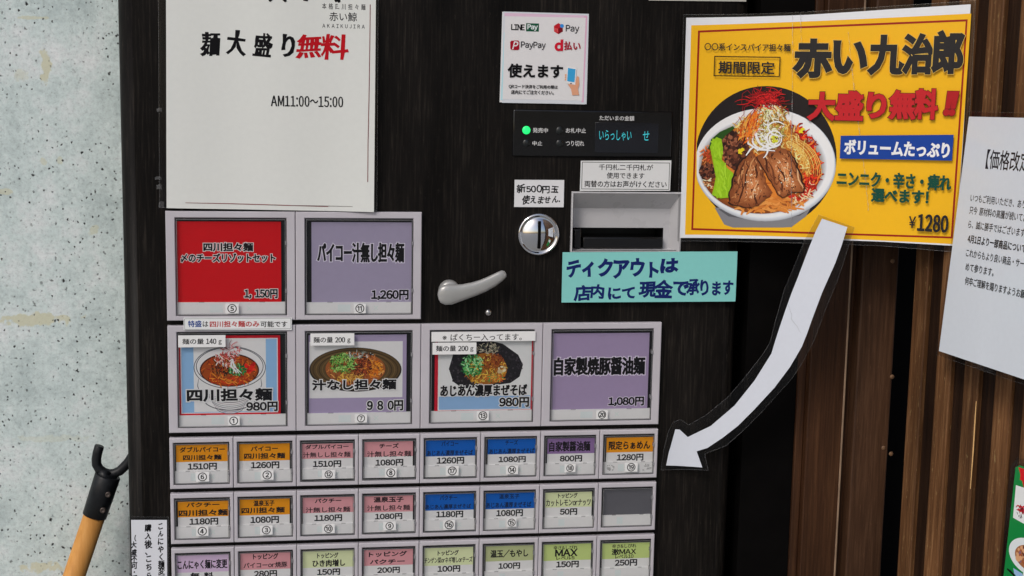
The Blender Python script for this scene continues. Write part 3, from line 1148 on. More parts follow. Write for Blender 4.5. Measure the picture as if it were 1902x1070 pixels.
small(ZB, 1.5, '5', 'pink menu button priced 200', PK, (1490, 875, 1850, 990), (1492, 990, 1850, 1050), (1485, 1057, 1872, 1140), [('トッピング', (1527, 890, 1805, 925), B1), ('パクチー', (1535, 948, 1788, 978), B1)], ('200円', (1590, 1005, 1752, 1047)))
small(ZC, 2, '3', 'blue menu button priced 1260', BL, (78, 105, 430, 218), (82, 218, 425, 280), (70, 285, 445, 365), [('パイコー', (192, 113, 310, 147), 0.02), (AJ, (90, 177, 413, 215), 0.02)], ('1260円', (160, 228, 350, 273)), ('⑰', (222, 290, 313, 357)))
small(ZC, 2.5, '3', 'blue menu button priced 1080 in the upper small row', BL, (520, 97, 860, 203), (523, 203, 858, 268), (498, 277, 865, 358), [('チーズ', (645, 105, 733, 137), 0.02), (AJ, (530, 165, 850, 202), 0.02)], ('1080円', (598, 222, 787, 262)), ('⑭', (648, 285, 735, 347)))
small(ZC, 3, '3', 'purple menu button priced 800', PU, (943, 92, 1278, 200), (943, 200, 1278, 262), (925, 270, 1290, 350), [('自家製醤油麺', (957, 115, 1245, 183), B1)], ('800円', (1033, 215, 1187, 257)), ('⑱', (1065, 275, 1142, 333)))
small(ZC, 3.5, '3', 'orange menu button priced 1280 with a scuffed white strip', OR, (1362, 85, 1697, 190), (1362, 190, 1695, 252), (1335, 260, 1705, 340), [('限定らぁめん', (1380, 112, 1670, 170), B1)], ('1280円', (1437, 205, 1622, 250)), ('⑲', (1492, 265, 1583, 330)), dirty=True)
small(ZC, 2, '4', 'blue menu button priced 1180', BL, (75, 487, 420, 602), (80, 602, 418, 660), (70, 668, 438, 745), [('パクチー', (180, 497, 302, 530), 0.02), (AJ, (78, 560, 400, 592), 0.02)], ('1180円', (155, 610, 343, 653)), ('⑯', (203, 672, 287, 740)))
small(ZC, 2.5, '4', 'blue menu button priced 1080 in the middle small row', BL, (505, 480, 855, 592), (507, 592, 850, 650), (490, 660, 858, 740), [('温泉玉子', (600, 488, 743, 520), 0.02), (AJ, (510, 545, 828, 583), 0.02)], ('1080円', (582, 600, 767, 645)), ('⑮', (655, 660, 723, 720)))
small(ZC, 3, '4', 'pale green menu button priced 50', LG, (927, 475, 1258, 580), (927, 580, 1255, 640), (915, 650, 1277, 730), [('トッピング', (1020, 482, 1155, 515), B1), ('カットレモンorナッツ', (935, 525, 1250, 572), 0.022)], ('50円', (1033, 592, 1152, 635)))
small(ZC, 3.5, '4', 'blank grey menu button', rgb(92, 92, 98), (1340, 452, 1690, 628), None, (1330, 635, 1692, 712), [], None)
small(ZC, 2, '5', 'pale green menu button priced 100', LG, (65, 868, 415, 995), (65, 993, 415, 1045), (60, 1052, 432, 1130), [('トッピング', (165, 887, 312, 922), B1), ('チンゲン菜orネギ増しorチーズ', (70, 935, 410, 975), 0.022)], ('100円', (165, 997, 322, 1040)))
small(ZC, 2.5, '5', 'olive green menu button priced 100', OG, (505, 855, 842, 962), (505, 962, 840, 1028), (495, 1035, 855, 1112), [('温玉／もやし', (540, 883, 805, 935), B1)], ('100円', (597, 977, 747, 1018)))
small(ZC, 3, '5', 'lime green menu button priced 150', YG, (910, 843, 1252, 958), (912, 958, 1250, 1013), (910, 1020, 1265, 1098), [('辛さ&しびれ', (987, 855, 1157, 882), 0.022), ('MAX', (1000, 883, 1153, 927), 0.04), ('レベル5', (1007, 930, 1135, 952), 0.022)], ('150円', (1007, 965, 1163, 1008)))
small(ZC, 3.5, '5', 'lime green menu button priced 250', YG, (1330, 835, 1668, 945), (1330, 945, 1665, 1003), (1318, 1010, 1685, 1088), [('辛さ&しびれ', (1403, 843, 1573, 870), 0.022), ('激MAX', (1400, 875, 1570, 917), 0.03), ('レベル10', (1425, 918, 1553, 943), 0.022)], ('250円', (1423, 953, 1577, 997)))


def ZK(ox, oy, k):
    return lambda x0, y0, x1, y1: (ox + x0 / k, oy + y0 / k, ox + x1 / k, oy + y1 / k)


Z7, Z8, Z8C = ZK(300, 380, 3.804), ZK(300, 580, 3.804), ZK(760, 580, 3.804)


def big(Z, col, row, label, card, strip, number):
    b = button(col, row, True, label, Z(*strip), (number[0], Z(*number[1])))
    p = Print(cardS)
    return b, p, (lambda *r: p.pxrect(*Z(*r)))


def paper_label(b, Z, r, parts, hand=0):
    """a small paper label stuck on the cap"""
    p = Print(Flat(YP - 0.0007))
    q = p.pxrect(*Z(*r))
    p.sheet([(q[0], q[1]), (q[2], q[1]), (q[2], q[3]), (q[0], q[3])], rgb(216, 218, 216), 0.0006)
    for tx, rr, bo in parts:
        p.text(tx, p.pxrect(*Z(*rr)), INK, bo, by=bo * 0.5)
    return p.build('portion_sticker', M_paper, b)


def quadpts(q):
    return [(q[0], q[1]), (q[2], q[1]), (q[2], q[3]), (q[0], q[3])]


WT = rgb(226, 226, 228)
# red set-meal button
b, p, q = big(Z7, 0, '1', 'large red menu button with black lettering', None, (107, 690, 875, 778), ('⑤', (452, 700, 545, 770)))
p.sheet(quadpts(q(103, 120, 845, 700)), rgb(196, 8, 20), 0.0006)
p.text('四川担々麺', q(298, 272, 645, 328), INK, 0.042, outline=WT, ow=0.07)
p.text('〆のチーズリゾットセット', q(140, 347, 803, 406), INK, 0.042, outline=WT, ow=0.07)
p.text('1, 150円', q(588, 600, 818, 662), INK, 0.042, outline=WT, ow=0.07)
p.build('menu_card', M_card, b)
# lilac
LC = rgb(154, 146, 170)
b, p, q = big(Z7, 1, '1', 'large lilac menu button priced 1,260', None, (1022, 690, 1762, 775), ('⑪', (1360, 700, 1443, 768)))
p.sheet(quadpts(q(1060, 125, 1768, 700)), LC, 0.0006)
p.text('パイコー汁無し担々麺', q(1105, 273, 1711, 406), INK, 0.045, outline=rgb(205, 200, 215), ow=0.06)
p.text('1,260円', q(1485, 605, 1743, 672), INK, 0.045, outline=rgb(205, 200, 215), ow=0.06)
p.build('menu_card', M_card, b)

LC2 = rgb(154, 138, 170)
b, p, q = big(Z8C, 3, '2', 'large lilac menu button priced 1,080', None, (990, 685, 1705, 770), ('⑳', (1323, 693, 1403, 755)))
p.sheet(quadpts(q(1005, 148, 1690, 692)), LC2, 0.0006)
p.text('自家製焼豚醤油麺', q(1027, 320, 1663, 440), INK, 0.045, outline=rgb(206, 198, 216), ow=0.06)
p.text('1,080円', q(1410, 600, 1656, 660), INK, 0.045, outline=rgb(206, 198, 216), ow=0.06)
p.build('menu_card', M_card, b)


def curl(c, r, a0, a1, n=6):
    return [(c[0] + r * math.cos(a0 + (a1 - a0) * i / (n - 1)), c[1] + r * math.sin(a0 + (a1 - a0) * i / (n - 1))) for i in range(n)]


def bits(p, P, poly, n, cols, l0, l1, wd, ang=None, bend=1.2):
    """short curved strokes scattered inside a polygon (artwork coordinates through P)"""
    for c in scatter(poly, n):
        a = random.uniform(0, 6.28) if ang is None else random.gauss(ang, 0.5)
        l = random.uniform(l0, l1)
        k = random.uniform(-bend, bend)
        pts = []
        for i in range(5):
            u = i / 4 - 0.5
            pts.append(P(c[0] + math.cos(a + k * u) * l * u, c[1] + math.sin(a + k * u) * l * u))
        p.stroke(pts, random.uniform(*wd), rgb(*random.choice(cols)))


def blobs(p, P, poly, n, cols, r0, r1, sc):
    for c in scatter(poly, n):
        x, y = P(*c)
        r = random.uniform(r0, r1) * sc
        p.ellipse(x, y, r, r * random.uniform(.6, 1), rgb(*random.choice(cols)), 9, 0.35, rot=random.uniform(0, 3))


def ell(cx, cy, rx, ry, n=36, a0=0, a1=2 * math.pi):
    return [(cx + rx * math.cos(a0 + (a1 - a0) * i / n), cy + ry * math.sin(a0 + (a1 - a0) * i / n)) for i in range(n + (0 if a1 - a0 > 6.28 else 1))]


def art_poly(p, P, pts, col):
    p.poly([P(*a) for a in pts], col)


def art_line(p, P, pts, wd, col, taper=True):
    p.stroke([P(*a) for a in pts], wd, col, taper)


PXM = 0.00049
# soup bowl drawing on blue
b, p, q = big(Z8, 0, '2', 'large menu button with a red soup noodle bowl on blue', None, (125, 725, 880, 812), ('①', (468, 735, 552, 800)))
P = lambda x, y: cardS.inv(300 + x / 3.804, 580 + y / 3.804)
p.sheet(quadpts(q(118, 165, 840, 733)), rgb(190, 14, 34), 0.0006)
p.rect(q(136, 184, 822, 712), rgb(226, 208, 216)); p.up()
p.rect(q(143, 190, 815, 706), rgb(136, 176, 216)); p.up()
p.rect(q(228, 186, 738, 702), rgb(214, 216, 219)); p.up()
zm = PXM / 3.804
for cx, cy, rx, ry in [(482, 390, 252, 148), (482, 382, 236, 134)]:
    pts = ell(cx, cy, rx, ry, 60)
    art_line(p, P, pts + pts[:1], 5 * zm, rgb(70, 76, 84), False)
art_line(p, P, [(262, 470), (255, 520), (275, 580), (300, 610)], 5 * zm, rgb(80, 84, 90))
art_line(p, P, [(702, 470), (708, 510), (690, 570), (660, 610)], 5 * zm, rgb(80, 84, 90))
for k in range(9):
    y = 560 + k * 13
    pts = ell(482, y - 40, 190 - k * 8, 92, 24, 0.35 + 0.05 * k, 2.8 - 0.05 * k)
    art_line(p, P, pts, (3 + k % 3) * zm, rgb(120 + 8 * (k % 4), 128, 134), False)
pts = ell(480, 600, 190, 92, 24, 0.1, 3.04)
art_line(p, P, pts, 6 * zm, rgb(70, 76, 84), False)
p.up()
art_poly(p, P, ell(480, 408, 210, 118, 44), rgb(70, 30, 14)); p.up()
art_poly(p, P, ell(480, 410, 200, 110, 44), rgb(150, 66, 18)); p.up()
soup = ell(480, 412, 192, 102, 30)
bits(p, P, soup, 150, [(176, 48, 14), (140, 34, 12), (196, 96, 24), (92, 40, 14), (206, 130, 36)], 20, 60, (4 * zm, 10 * zm))
bits(p, P, ell(440, 390, 90, 60), 120, [(44, 26, 16), (74, 42, 20), (30, 20, 16), (150, 96, 40)], 8, 24, (4 * zm, 9 * zm))
bits(p, P, ell(480, 480, 150, 30), 40, [(196, 52, 20), (214, 130, 40), (160, 50, 14)], 30, 80, (5 * zm, 10 * zm), 0)
blobs(p, P, ell(630, 385, 45, 34), 14, [(206, 30, 20), (226, 60, 30), (170, 20, 16)], 8, 20, zm)
bits(p, P, ell(535, 408, 62, 40), 80, [(16, 110, 50), (30, 140, 66), (8, 80, 40), (120, 190, 120)], 12, 40, (4 * zm, 10 * zm))
bits(p, P, ell(455, 330, 80, 50), 70, [(220, 150, 140), (232, 214, 206), (196, 84, 80), (150, 60, 50)], 16, 50, (4 * zm, 8 * zm))
bits(p, P, ell(490, 270, 68, 40), 70, [(206, 90, 90), (232, 206, 206), (180, 60, 66), (240, 226, 220)], 14, 44, (3 * zm, 7 * zm))
for k in range(7):
    art_line(p, P, [(500 + random.uniform(-8, 8), 330), (505 + random.uniform(-25, 25), 380), (520 + random.uniform(-40, 60), 430)], 7 * zm, rgb(226, 230, 222))
for _ in range(16):
    a = random.uniform(3.4, 6.0)
    art_line(p, P, [(480, 270), (480 + 50 * math.cos(a), 262 + 40 * math.sin(a)), (480 + 90 * math.cos(a + .2), 262 + 70 * math.sin(a + .2))], 3 * zm, rgb(*random.choice([(190, 70, 80), (110, 40, 44), (226, 190, 190)])))
p.up(5e-5)
p.text('四川担々麺', q(183, 542, 778, 624), INK, 0.042, outline=WT, ow=0.07)
p.text('980円', q(602, 634, 818, 696), INK, 0.042, outline=WT, ow=0.07)
p.build('menu_card', M_card, b)
paper_label(b, Z8, (118, 163, 452, 247), [('麺の量', (148, 187, 298, 226), 0.02), ('140', (316, 187, 386, 224), 0.03), ('g', (404, 197, 424, 231), 0.02)])

# dark oval bowl drawing
b, p, q = big(Z8, 1, '2', 'large menu button with a brown oval noodle dish on white', None, (1030, 710, 1760, 795), ('⑦', (1367, 720, 1452, 780)))
p.sheet(quadpts(q(1040, 160, 1730, 720)), rgb(156, 144, 174), 0.0006)
p.rect(q(1045, 207, 1703, 604), rgb(214, 214, 220)); p.up()
art_poly(p, P, ell(1370, 405, 326, 156, 50), rgb(38, 34, 28)); p.up()
art_poly(p, P, ell(1370, 400, 318, 148, 50), rgb(84, 66, 38)); p.up()
for k in range(5):
    pts = ell(1370, 405, 300 - 22 * k, 136 - 8 * k, 50)
    art_line(p, P, pts + pts[:1], 7 * zm, rgb(*[(62, 48, 28), (104, 82, 48)][k % 2]), False)
p.up()
art_poly(p, P, ell(1370, 400, 212, 118, 40), rgb(150, 84, 40)); p.up()
bits(p, P, ell(1370, 400, 200, 108), 160, [(196, 120, 60), (160, 80, 36), (214, 160, 90), (90, 46, 22)], 16, 50, (4 * zm, 9 * zm))
bits(p, P, ell(1500, 400, 62, 60), 80, [(206, 110, 24), (224, 140, 40), (170, 84, 18)], 14, 40, (6 * zm, 12 * zm))
bits(p, P, ell(1410, 385, 76, 70), 140, [(120, 50, 28), (84, 34, 20), (160, 70, 36), (60, 24, 14)], 8, 28, (5 * zm, 10 * zm))
bits(p, P, ell(1280, 360, 96, 72), 170, [(96, 150, 60), (130, 182, 84), (60, 112, 40), (170, 206, 120), (30, 60, 24)], 16, 46, (5 * zm, 10 * zm))
bits(p, P, ell(1400, 300, 90, 26), 50, [(60, 64, 60), (206, 206, 198), (140, 150, 140), (24, 28, 28)], 14, 44, (3 * zm, 6 * zm))
bits(p, P, ell(1330, 462, 110, 26), 60, [(214, 170, 70), (190, 140, 60), (120, 70, 30)], 20, 56, (4 * zm, 8 * zm))
p.up(5e-5)
p.text('汁なし担々麺', q(1067, 477, 1655, 545), INK, 0.042, outline=WT, ow=0.07)
p.text('9 8 0円', q(1454, 624, 1704, 692), INK, 0.042, outline=WT, ow=0.07)
p.build('menu_card', M_card, b)
paper_label(b, Z8, (1052, 150, 1362, 235), [('麺の量', (1074, 175, 1210, 215), 0.02), ('200', (1228, 177, 1296, 213), 0.03), ('g', (1314, 186, 1334, 219), 0.02)])

# black bowl drawing
b, p, q = big(Z8C, 2, '2', 'large menu button with noodles in a black bowl on white', None, (152, 695, 865, 782), ('⑬', (478, 697, 563, 765)))
P = lambda x, y: cardS.inv(760 + x / 3.804, 580 + y / 3.804)
p.sheet(quadpts(q(180, 170, 884, 705)), rgb(186, 22, 44), 0.0006)
p.rect(q(204, 170, 862, 690), rgb(226, 214, 220)); p.up()
p.rect(q(210, 170, 856, 684), rgb(212, 214, 217)); p.up()
p.rect(q(210, 592, 856, 684), rgb(134, 170, 208)); p.up()
octa = [(280, 400), (310, 300), (400, 215), (520, 190), (660, 222), (770, 300), (804, 370), (780, 455), (715, 500), (560, 520), (380, 540), (310, 490)]
art_poly(p, P, octa, rgb(30, 28, 32)); p.up()
for c in scatter(octa, 260):
    x, y = P(*c)
    p.ellipse(x, y, 7 * zm, 7 * zm, rgb(*random.choice([(62, 56, 62), (46, 42, 48), (20, 18, 20)])), 6)
p.up()
art_poly(p, P, ell(540, 400, 152, 112, 40), rgb(150, 92, 30)); p.up()
bits(p, P, ell(540, 405, 146, 104), 170, [(214, 160, 50), (236, 196, 90), (176, 110, 30), (100, 56, 18)], 18, 50, (4 * zm, 8 * zm))
bits(p, P, ell(590, 345, 76, 56), 150, [(122, 56, 22), (90, 36, 16), (150, 76, 30)], 8, 26, (5 * zm, 11 * zm))
bits(p, P, ell(560, 255, 76, 40), 70, [(206, 196, 170), (150, 140, 120), (90, 96, 80)], 14, 46, (3 * zm, 6 * zm))
bits(p, P, ell(445, 370, 76, 80), 150, [(40, 130, 60), (80, 170, 90), (20, 90, 44), (150, 210, 150)], 16, 46, (5 * zm, 11 * zm))
bits(p, P, ell(600, 465, 70, 24), 50, [(196, 84, 30), (226, 150, 60), (60, 140, 70)], 18, 46, (5 * zm, 9 * zm))
blobs(p, P, ell(650, 405, 28, 22), 12, [(214, 206, 170), (190, 170, 130)], 8, 14, zm)
p.up(5e-5)
p.text(AJ, q(222, 512, 830, 590), INK, 0.042, outline=WT, ow=0.07)
p.text('980円', q(639, 602, 843, 666), INK, 0.042, outline=WT, ow=0.07)
p.build('menu_card', M_card, b)
paper_label(b, Z8C, (158, 138, 893, 205), [('※ぱくちー入ってます。', (236, 152, 795, 200), 0.008)])
paper_label(b, Z8C, (165, 215, 475, 298), [('麺の量', (190, 236, 330, 276), 0.02), ('200', (347, 238, 416, 274), 0.03), ('g', (433, 247, 453, 280), 0.02)])


# ------------------------------------------------------------------ notices on the machine
def corners(p, pts):
    return [p.surf.inv(*a) for a in pts]


def notice(name, label, cat, y0, quad, colour, matl, draw=None, film=None, th=4e-4, surf=None, fm=None):
    p = Print(surf or Flat(y0))
    p.sheet(corners(p, quad)[::-1], colour, th)
    if draw:
        draw(p)
    o = p.build(name, matl)
    tag(o, label, cat)
    if film:
        f = Print(surf or Flat(y0))
        f.h = -0.0006
        f.poly(corners(f, film)[::-1], WHITE)
        f.build('laminate_film', fm or M_lamfilm, o)
        film_edge_highlight(f.surf, corners(f, film), o)
    return o


def film_edge_highlight(sf, pts, parent, h=-0.0004):  # thin pale ribbon drawn as a highlight around the film
    e = Print(sf)
    e.h = h
    n = len(pts)
    for i in range(n):
        a, b_ = pts[i], pts[(i + 1) % n]
        k = max(2, int(math.hypot(a[0] - b_[0], a[1] - b_[1]) / 0.008))
        e.stroke([(a[0] + (b_[0] - a[0]) * q / k, a[1] + (b_[1] - a[1]) * q / k) for q in range(k + 1)], random.uniform(0.0001, 0.0003), WHITE, False)
    e.build('film_edge_highlight', M_crease, parent)


def d_big(p):
    R_ = p.pxrect
    RED = rgb(172, 16, 28)
    p.text('本 格 四 川 担 々 麺', R_(598.5, 6.5, 679, 17.5), TXT, 0.012)
    p.text('赤い鯨', R_(612, 22.5, 663, 39), TXT, 0.008)
    p.text('A K A I K U J I R A', R_(599, 45, 677.5, 52), TXT, 0.012)
    p.text('麺 大 盛 り', R_(374, 57, 546, 105), INK, 0.044, by=0.02, hand=0.5, slant=0.08, brush=0.8)
    p.text('無料', R_(552, 63, 645, 110), RED, 0.034, by=0.016, hand=0.5, slant=0.08, brush=0.7)
    p.text('AM11:00～15:00', R_(503.5, 178.5, 637, 198.5), INK, 0.026, by=0.006, track=0.16)
    rl = rgb(120, 44, 44)
    p.stroke(p.px([(344, 377), (430, 379), (520, 381.5), (610, 384.5)]), 0.0007, rl)
    p.stroke(p.px([(500, 381.3), (600, 383), (655, 384)]), 0.0005, rgb(90, 80, 78))
    p.stroke(p.px([(688, 8), (687, 90), (685.5, 180), (683.5, 270), (683, 338)]), 0.0006, rgb(110, 36, 40), False)
    # the lowest strokes of the heading above the frame
    for a in ([(505, -14), (506, -5), (500, 2)], [(523, -12), (526, -4), (531, 3)], [(560, -12), (566, -2), (572, 0)], [(622, -12), (626, -4), (631, 4)], [(636, -10), (630, -3), (622, 2)]):
        p.stroke(p.px(a), 0.0036, INK)
    for cx, ww in [(380, 40), (430, 44), (480, 42), (535, 44), (590, 42), (640, 44)]:
        pass


bigq = [(307, -140), (700, -140), (694.5, 394), (309, 387)]
SH_Z = Flat(-0.0022).inv(694, 394)
surf = Plane((SH_Z[0], -0.0085, SH_Z[1]), (1, 0, 0), (0, 0, 1))
surf.warp = lambda s, t: 0.0035 * max(0, 1 + s / 0.2) ** 2 * math.exp(-max(t, 0) / 0.06) - 0.0035 + 0.0010 * math.sin(t * 22 + s * 30) + 0.0006 * math.sin(s * 70 + 1)
notice('portion_notice', 'large white paper notice with brush lettering hanging above the red button', 'notice', 0, bigq, rgb(205, 207, 203), M_paper, d_big,
       film=[(292, -140), (704, -140), (700, 391), (296, 386)], surf=surf)


pn_ = bpy.data.objects['portion_notice']
for (px, py, a, b_) in [(296, 204, 5, 4), (294, 331, 6, 3), (296, 347, 5, 5), (300, 380, 5, 6)]:
    p = Print(Flat(-0.0011))
    p.poly([p.surf.inv(px + a * k[0], py + b_ * k[1]) for k in ((-1, 1), (-.2, .7), (1, 1.1), (.9, -.8), (.1, -1.1), (-1.1, -.6))], WHITE)
    tp = p.build('tape_scrap', M_tape)
    tag(tp, {204: 'clear tape scrap level with the middle of the large brush lettered notice', 331: 'narrow clear tape scrap left of the foot of the large notice', 347: 'squarish clear tape scrap below the narrow one by the large notice', 380: 'lowest clear tape scrap beside the bottom left corner of the large notice'}[py], 'tape scrap', 'tape scraps left of the large notice')


def d_pay(p):
    R_ = p.pxrect
    Z = ZK(780, 0, 3.567)
    r = lambda *a: R_(*Z(*a))
    red = rgb(190, 24, 48)
    p.rect(r(548, 84, 1112, 686), rgb(196, 200, 206)); p.up()
    p.poly(corners(p, [(937, 24), (1090, 29), (1090, 34), (937, 30)])[::-1], rgb(206, 176, 196))
    p.poly(corners(p, [(1085, 30), (1091, 30), (1084, 190), (1080, 190)])[::-1], rgb(204, 160, 184))
    p.poly(corners(p, [(936, 60), (939, 60), (934, 186), (930, 186)])[::-1], rgb(170, 206, 214)); p.up()
    p.poly(corners(p, [(938, 30), (1088, 33), (1081.5, 187), (933.5, 184)])[::-1], rgb(207, 206, 207)); p.up()
    p.text('LINE', r(606, 163, 692, 199), INK, 0.045)
    p.rect(r(703, 155, 788, 209), rgb(22, 76, 54)); p.up()
    p.text('Pay', r(713, 163, 779, 203), rgb(206, 226, 214), 0.035)
    hexc = [(917 + 34 * math.cos(math.radians(a)), 190 + 37 * math.sin(math.radians(a))) for a in range(30, 390, 60)]
    PP = lambda x, y: p.surf.inv(780 + x / 3.567, y / 3.567)
    art_poly(p, PP, hexc[::-1], rgb(176, 30, 40)); p.up()
    art_poly(p, PP, [(917, 190), (946, 172), (946, 208), (917, 226)][::-1], rgb(110, 16, 26))
    p.text('m', r(890, 190, 912, 210), rgb(236, 90, 90), 0.04); p.up()
    art_poly(p, PP, ell(940, 172, 13, 13, 16)[::-1], rgb(50, 130, 200)); p.up()
    p.text('Pay', r(966, 167, 1054, 221), TXT, 0.012)
    s = [(606, 270), (650, 268), (658, 276), (658, 324), (650, 332), (606, 331), (598, 322), (598, 278)]
    art_poly(p, PP, s[::-1], rgb(150, 14, 34)); p.up()
    p.text('P', r(612, 276, 650, 326), rgb(236, 214, 220), 0.02, slant=0.3)
    p.text('PayPay', r(669, 277, 832, 329), TXT, 0.012)
    p.text('d', r(896, 266, 943, 334), red, 0.055)
    p.text('払い', r(956, 277, 1062, 331), rgb(150, 26, 44), 0.035)
    p.text('使えます', r(584, 428, 944, 514), INK, 0.036)
    p.text('QRコード決済をご利用の際は', r(588, 563, 912, 589), TXT, 0.025)
    p.text('店内にてご注文ください。', r(604, 599, 885, 625), TXT, 0.025)
    skin = rgb(206, 150, 120)
    art_poly(p, PP, [(980, 560), (1000, 545), (1030, 530), (1042, 502), (1052, 512), (1055, 560), (1046, 590), (1054, 630), (1008, 631), (1000, 590)][::-1], skin)
    for k in range(3):
        art_poly(p, PP, ell(967, 497 + 15 * k, 9, 7, 10)[::-1], rgb(210, 158, 128))
    p.up()
    art_poly(p, PP, [(975, 440), (1037, 452), (1028, 562), (968, 552)][::-1], rgb(214, 218, 224)); p.up()
    art_poly(p, PP, [(980, 450), (1030, 459), (1023, 546), (974, 538)][::-1], rgb(56, 150, 200))
    art_poly(p, PP, ell(1000, 553, 8, 3, 8)[::-1], rgb(60, 64, 70))


notice('payment_notice', 'white square notice listing mobile payment logos above the display panel', 'notice', -0.0012, [(933, 22), (1093, 27), (1086, 194), (928, 190)], rgb(208, 208, 209), M_paper, d_pay)


def d_bill(p):
    R_ = p.pxrect
    q = R_(1080.5, 301.5, 1243.5, 352)
    p.frame(q, 0.0005, rgb(60, 60, 60)); p.up()
    p.text('千円札二千円札が', R_(1112.5, 305.4, 1213, 316.2), TXT, 0.01)
    p.text('使用できます', R_(1127, 320.7, 1196.6, 331.8), TXT, 0.01)
    p.text('両替の方はお声がけください', R_(1085.8, 336, 1238, 348), TXT, 0.012)


notice('banknote_notice', 'small white printed sign right above the banknote slot', 'notice', -0.0045, [(1079, 298.6), (1247, 298), (1244.5, 354.5), (1077, 355)], rgb(204, 205, 205), M_paper, d_bill)


def d_coin(p):
    R_ = p.pxrect
    p.text('新500円玉', R_(960, 342, 1037, 359), INK, 0.03, hand=0.8)
    p.text('使えません.', R_(970, 363, 1040, 380), INK, 0.03, hand=0.8, slant=0.12)


notice('coin_notice', 'small white handwritten sign directly above the round coin slot', 'notice', -0.0012, [(956, 334), (1048, 334.5), (1047, 385), (955, 384.5)], rgb(206, 206, 208), M_paper, d_coin)


def d_cyan(p):
    R_ = p.pxrect
    nv = rgb(14, 30, 92)
    PX = lambda pts: p.px(pts)
    p.text('ティクアウト', R_(1054, 481, 1222, 516), nv, 0.05, hand=0.7)
    p.text('は', R_(1228, 481, 1258, 506), nv, 0.05, hand=0.5)
    p.text('店内にて', R_(1067, 529, 1178, 558), nv, 0.042, hand=0.7)
    p.text('現金で', R_(1187.5, 521, 1278, 553), nv, 0.042, hand=0.7)
    p.text('承ります', R_(1276, 519, 1361, 548), nv, 0.042, hand=0.7)


notice('takeout_notice', 'turquoise paper sign with navy handwriting below the banknote slot', 'notice', -0.0052, [(1045, 468.6), (1370, 467), (1366, 560), (1043, 562)], rgb(124, 192, 187), M_lam, d_cyan)


def d_spec(p):
    R_ = p.pxrect
    Z = ZK(300, 580, 3.804)
    r = lambda *a: R_(*Z(*a))
    p.frame(r(162, 43, 915, 120), 0.0003, rgb(90, 90, 90)); p.up()
    p.text('特盛', r(188, 60, 282, 104), rgb(24, 60, 130), 0.02)
    p.text('は', r(292, 64, 330, 102), INK, 0.01)
    p.text('四川担々麺のみ', r(342, 62, 690, 104), rgb(170, 44, 44), 0.02)
    p.text('可能です', r(700, 63, 888, 104), INK, 0.012)


notice('serving_notice', 'narrow white printed label between the red button and the soup bowl button', 'notice', YP - 0.0007, [(341, 590), (542, 590), (542, 613), (341, 613)], rgb(212, 215, 216), M_paper, d_spec)


def d_left(p):
    R_ = p.pxrect
    p.text('こんにゃく麺変更', R_(293, 972, 305, 1090), INK, 0.035, hand=0.8, vertical=True)
    p.text('購入後、こちらのボタン', R_(269.5, 974, 283, 1130), INK, 0.035, hand=0.8, vertical=True)
    p.text('（大盛不可・四川', R_(244, 994, 255, 1110), INK, 0.035, hand=0.8, vertical=True)


notice('noodle_notice', 'white strip with vertical handwriting low on the left edge of the machine', 'notice', -0.0012, [(243.5, 966), (310, 966), (311, 1150), (246.5, 1150)], rgb(202, 204, 210), M_paper, d_left,
       film=[(238, 960), (313, 961), (314, 1156), (241, 1156)])

notice('top_strip', 'pale paper strip taped along the top edge of the machine front', 'paper strip', -0.0012, [(1205, -14), (1386, -12), (1386, 3), (1205, 0.8)], rgb(170, 168, 160), M_paper)

# ------------------------------------------------------------------ bowed yellow poster and arrow
curve = lambda q: (0.238 + 0.223 * q, -0.004 - 0.108 * max(q, 0) ** 1.6)
BOW = Bowed(curve, -0.12, 1.12)


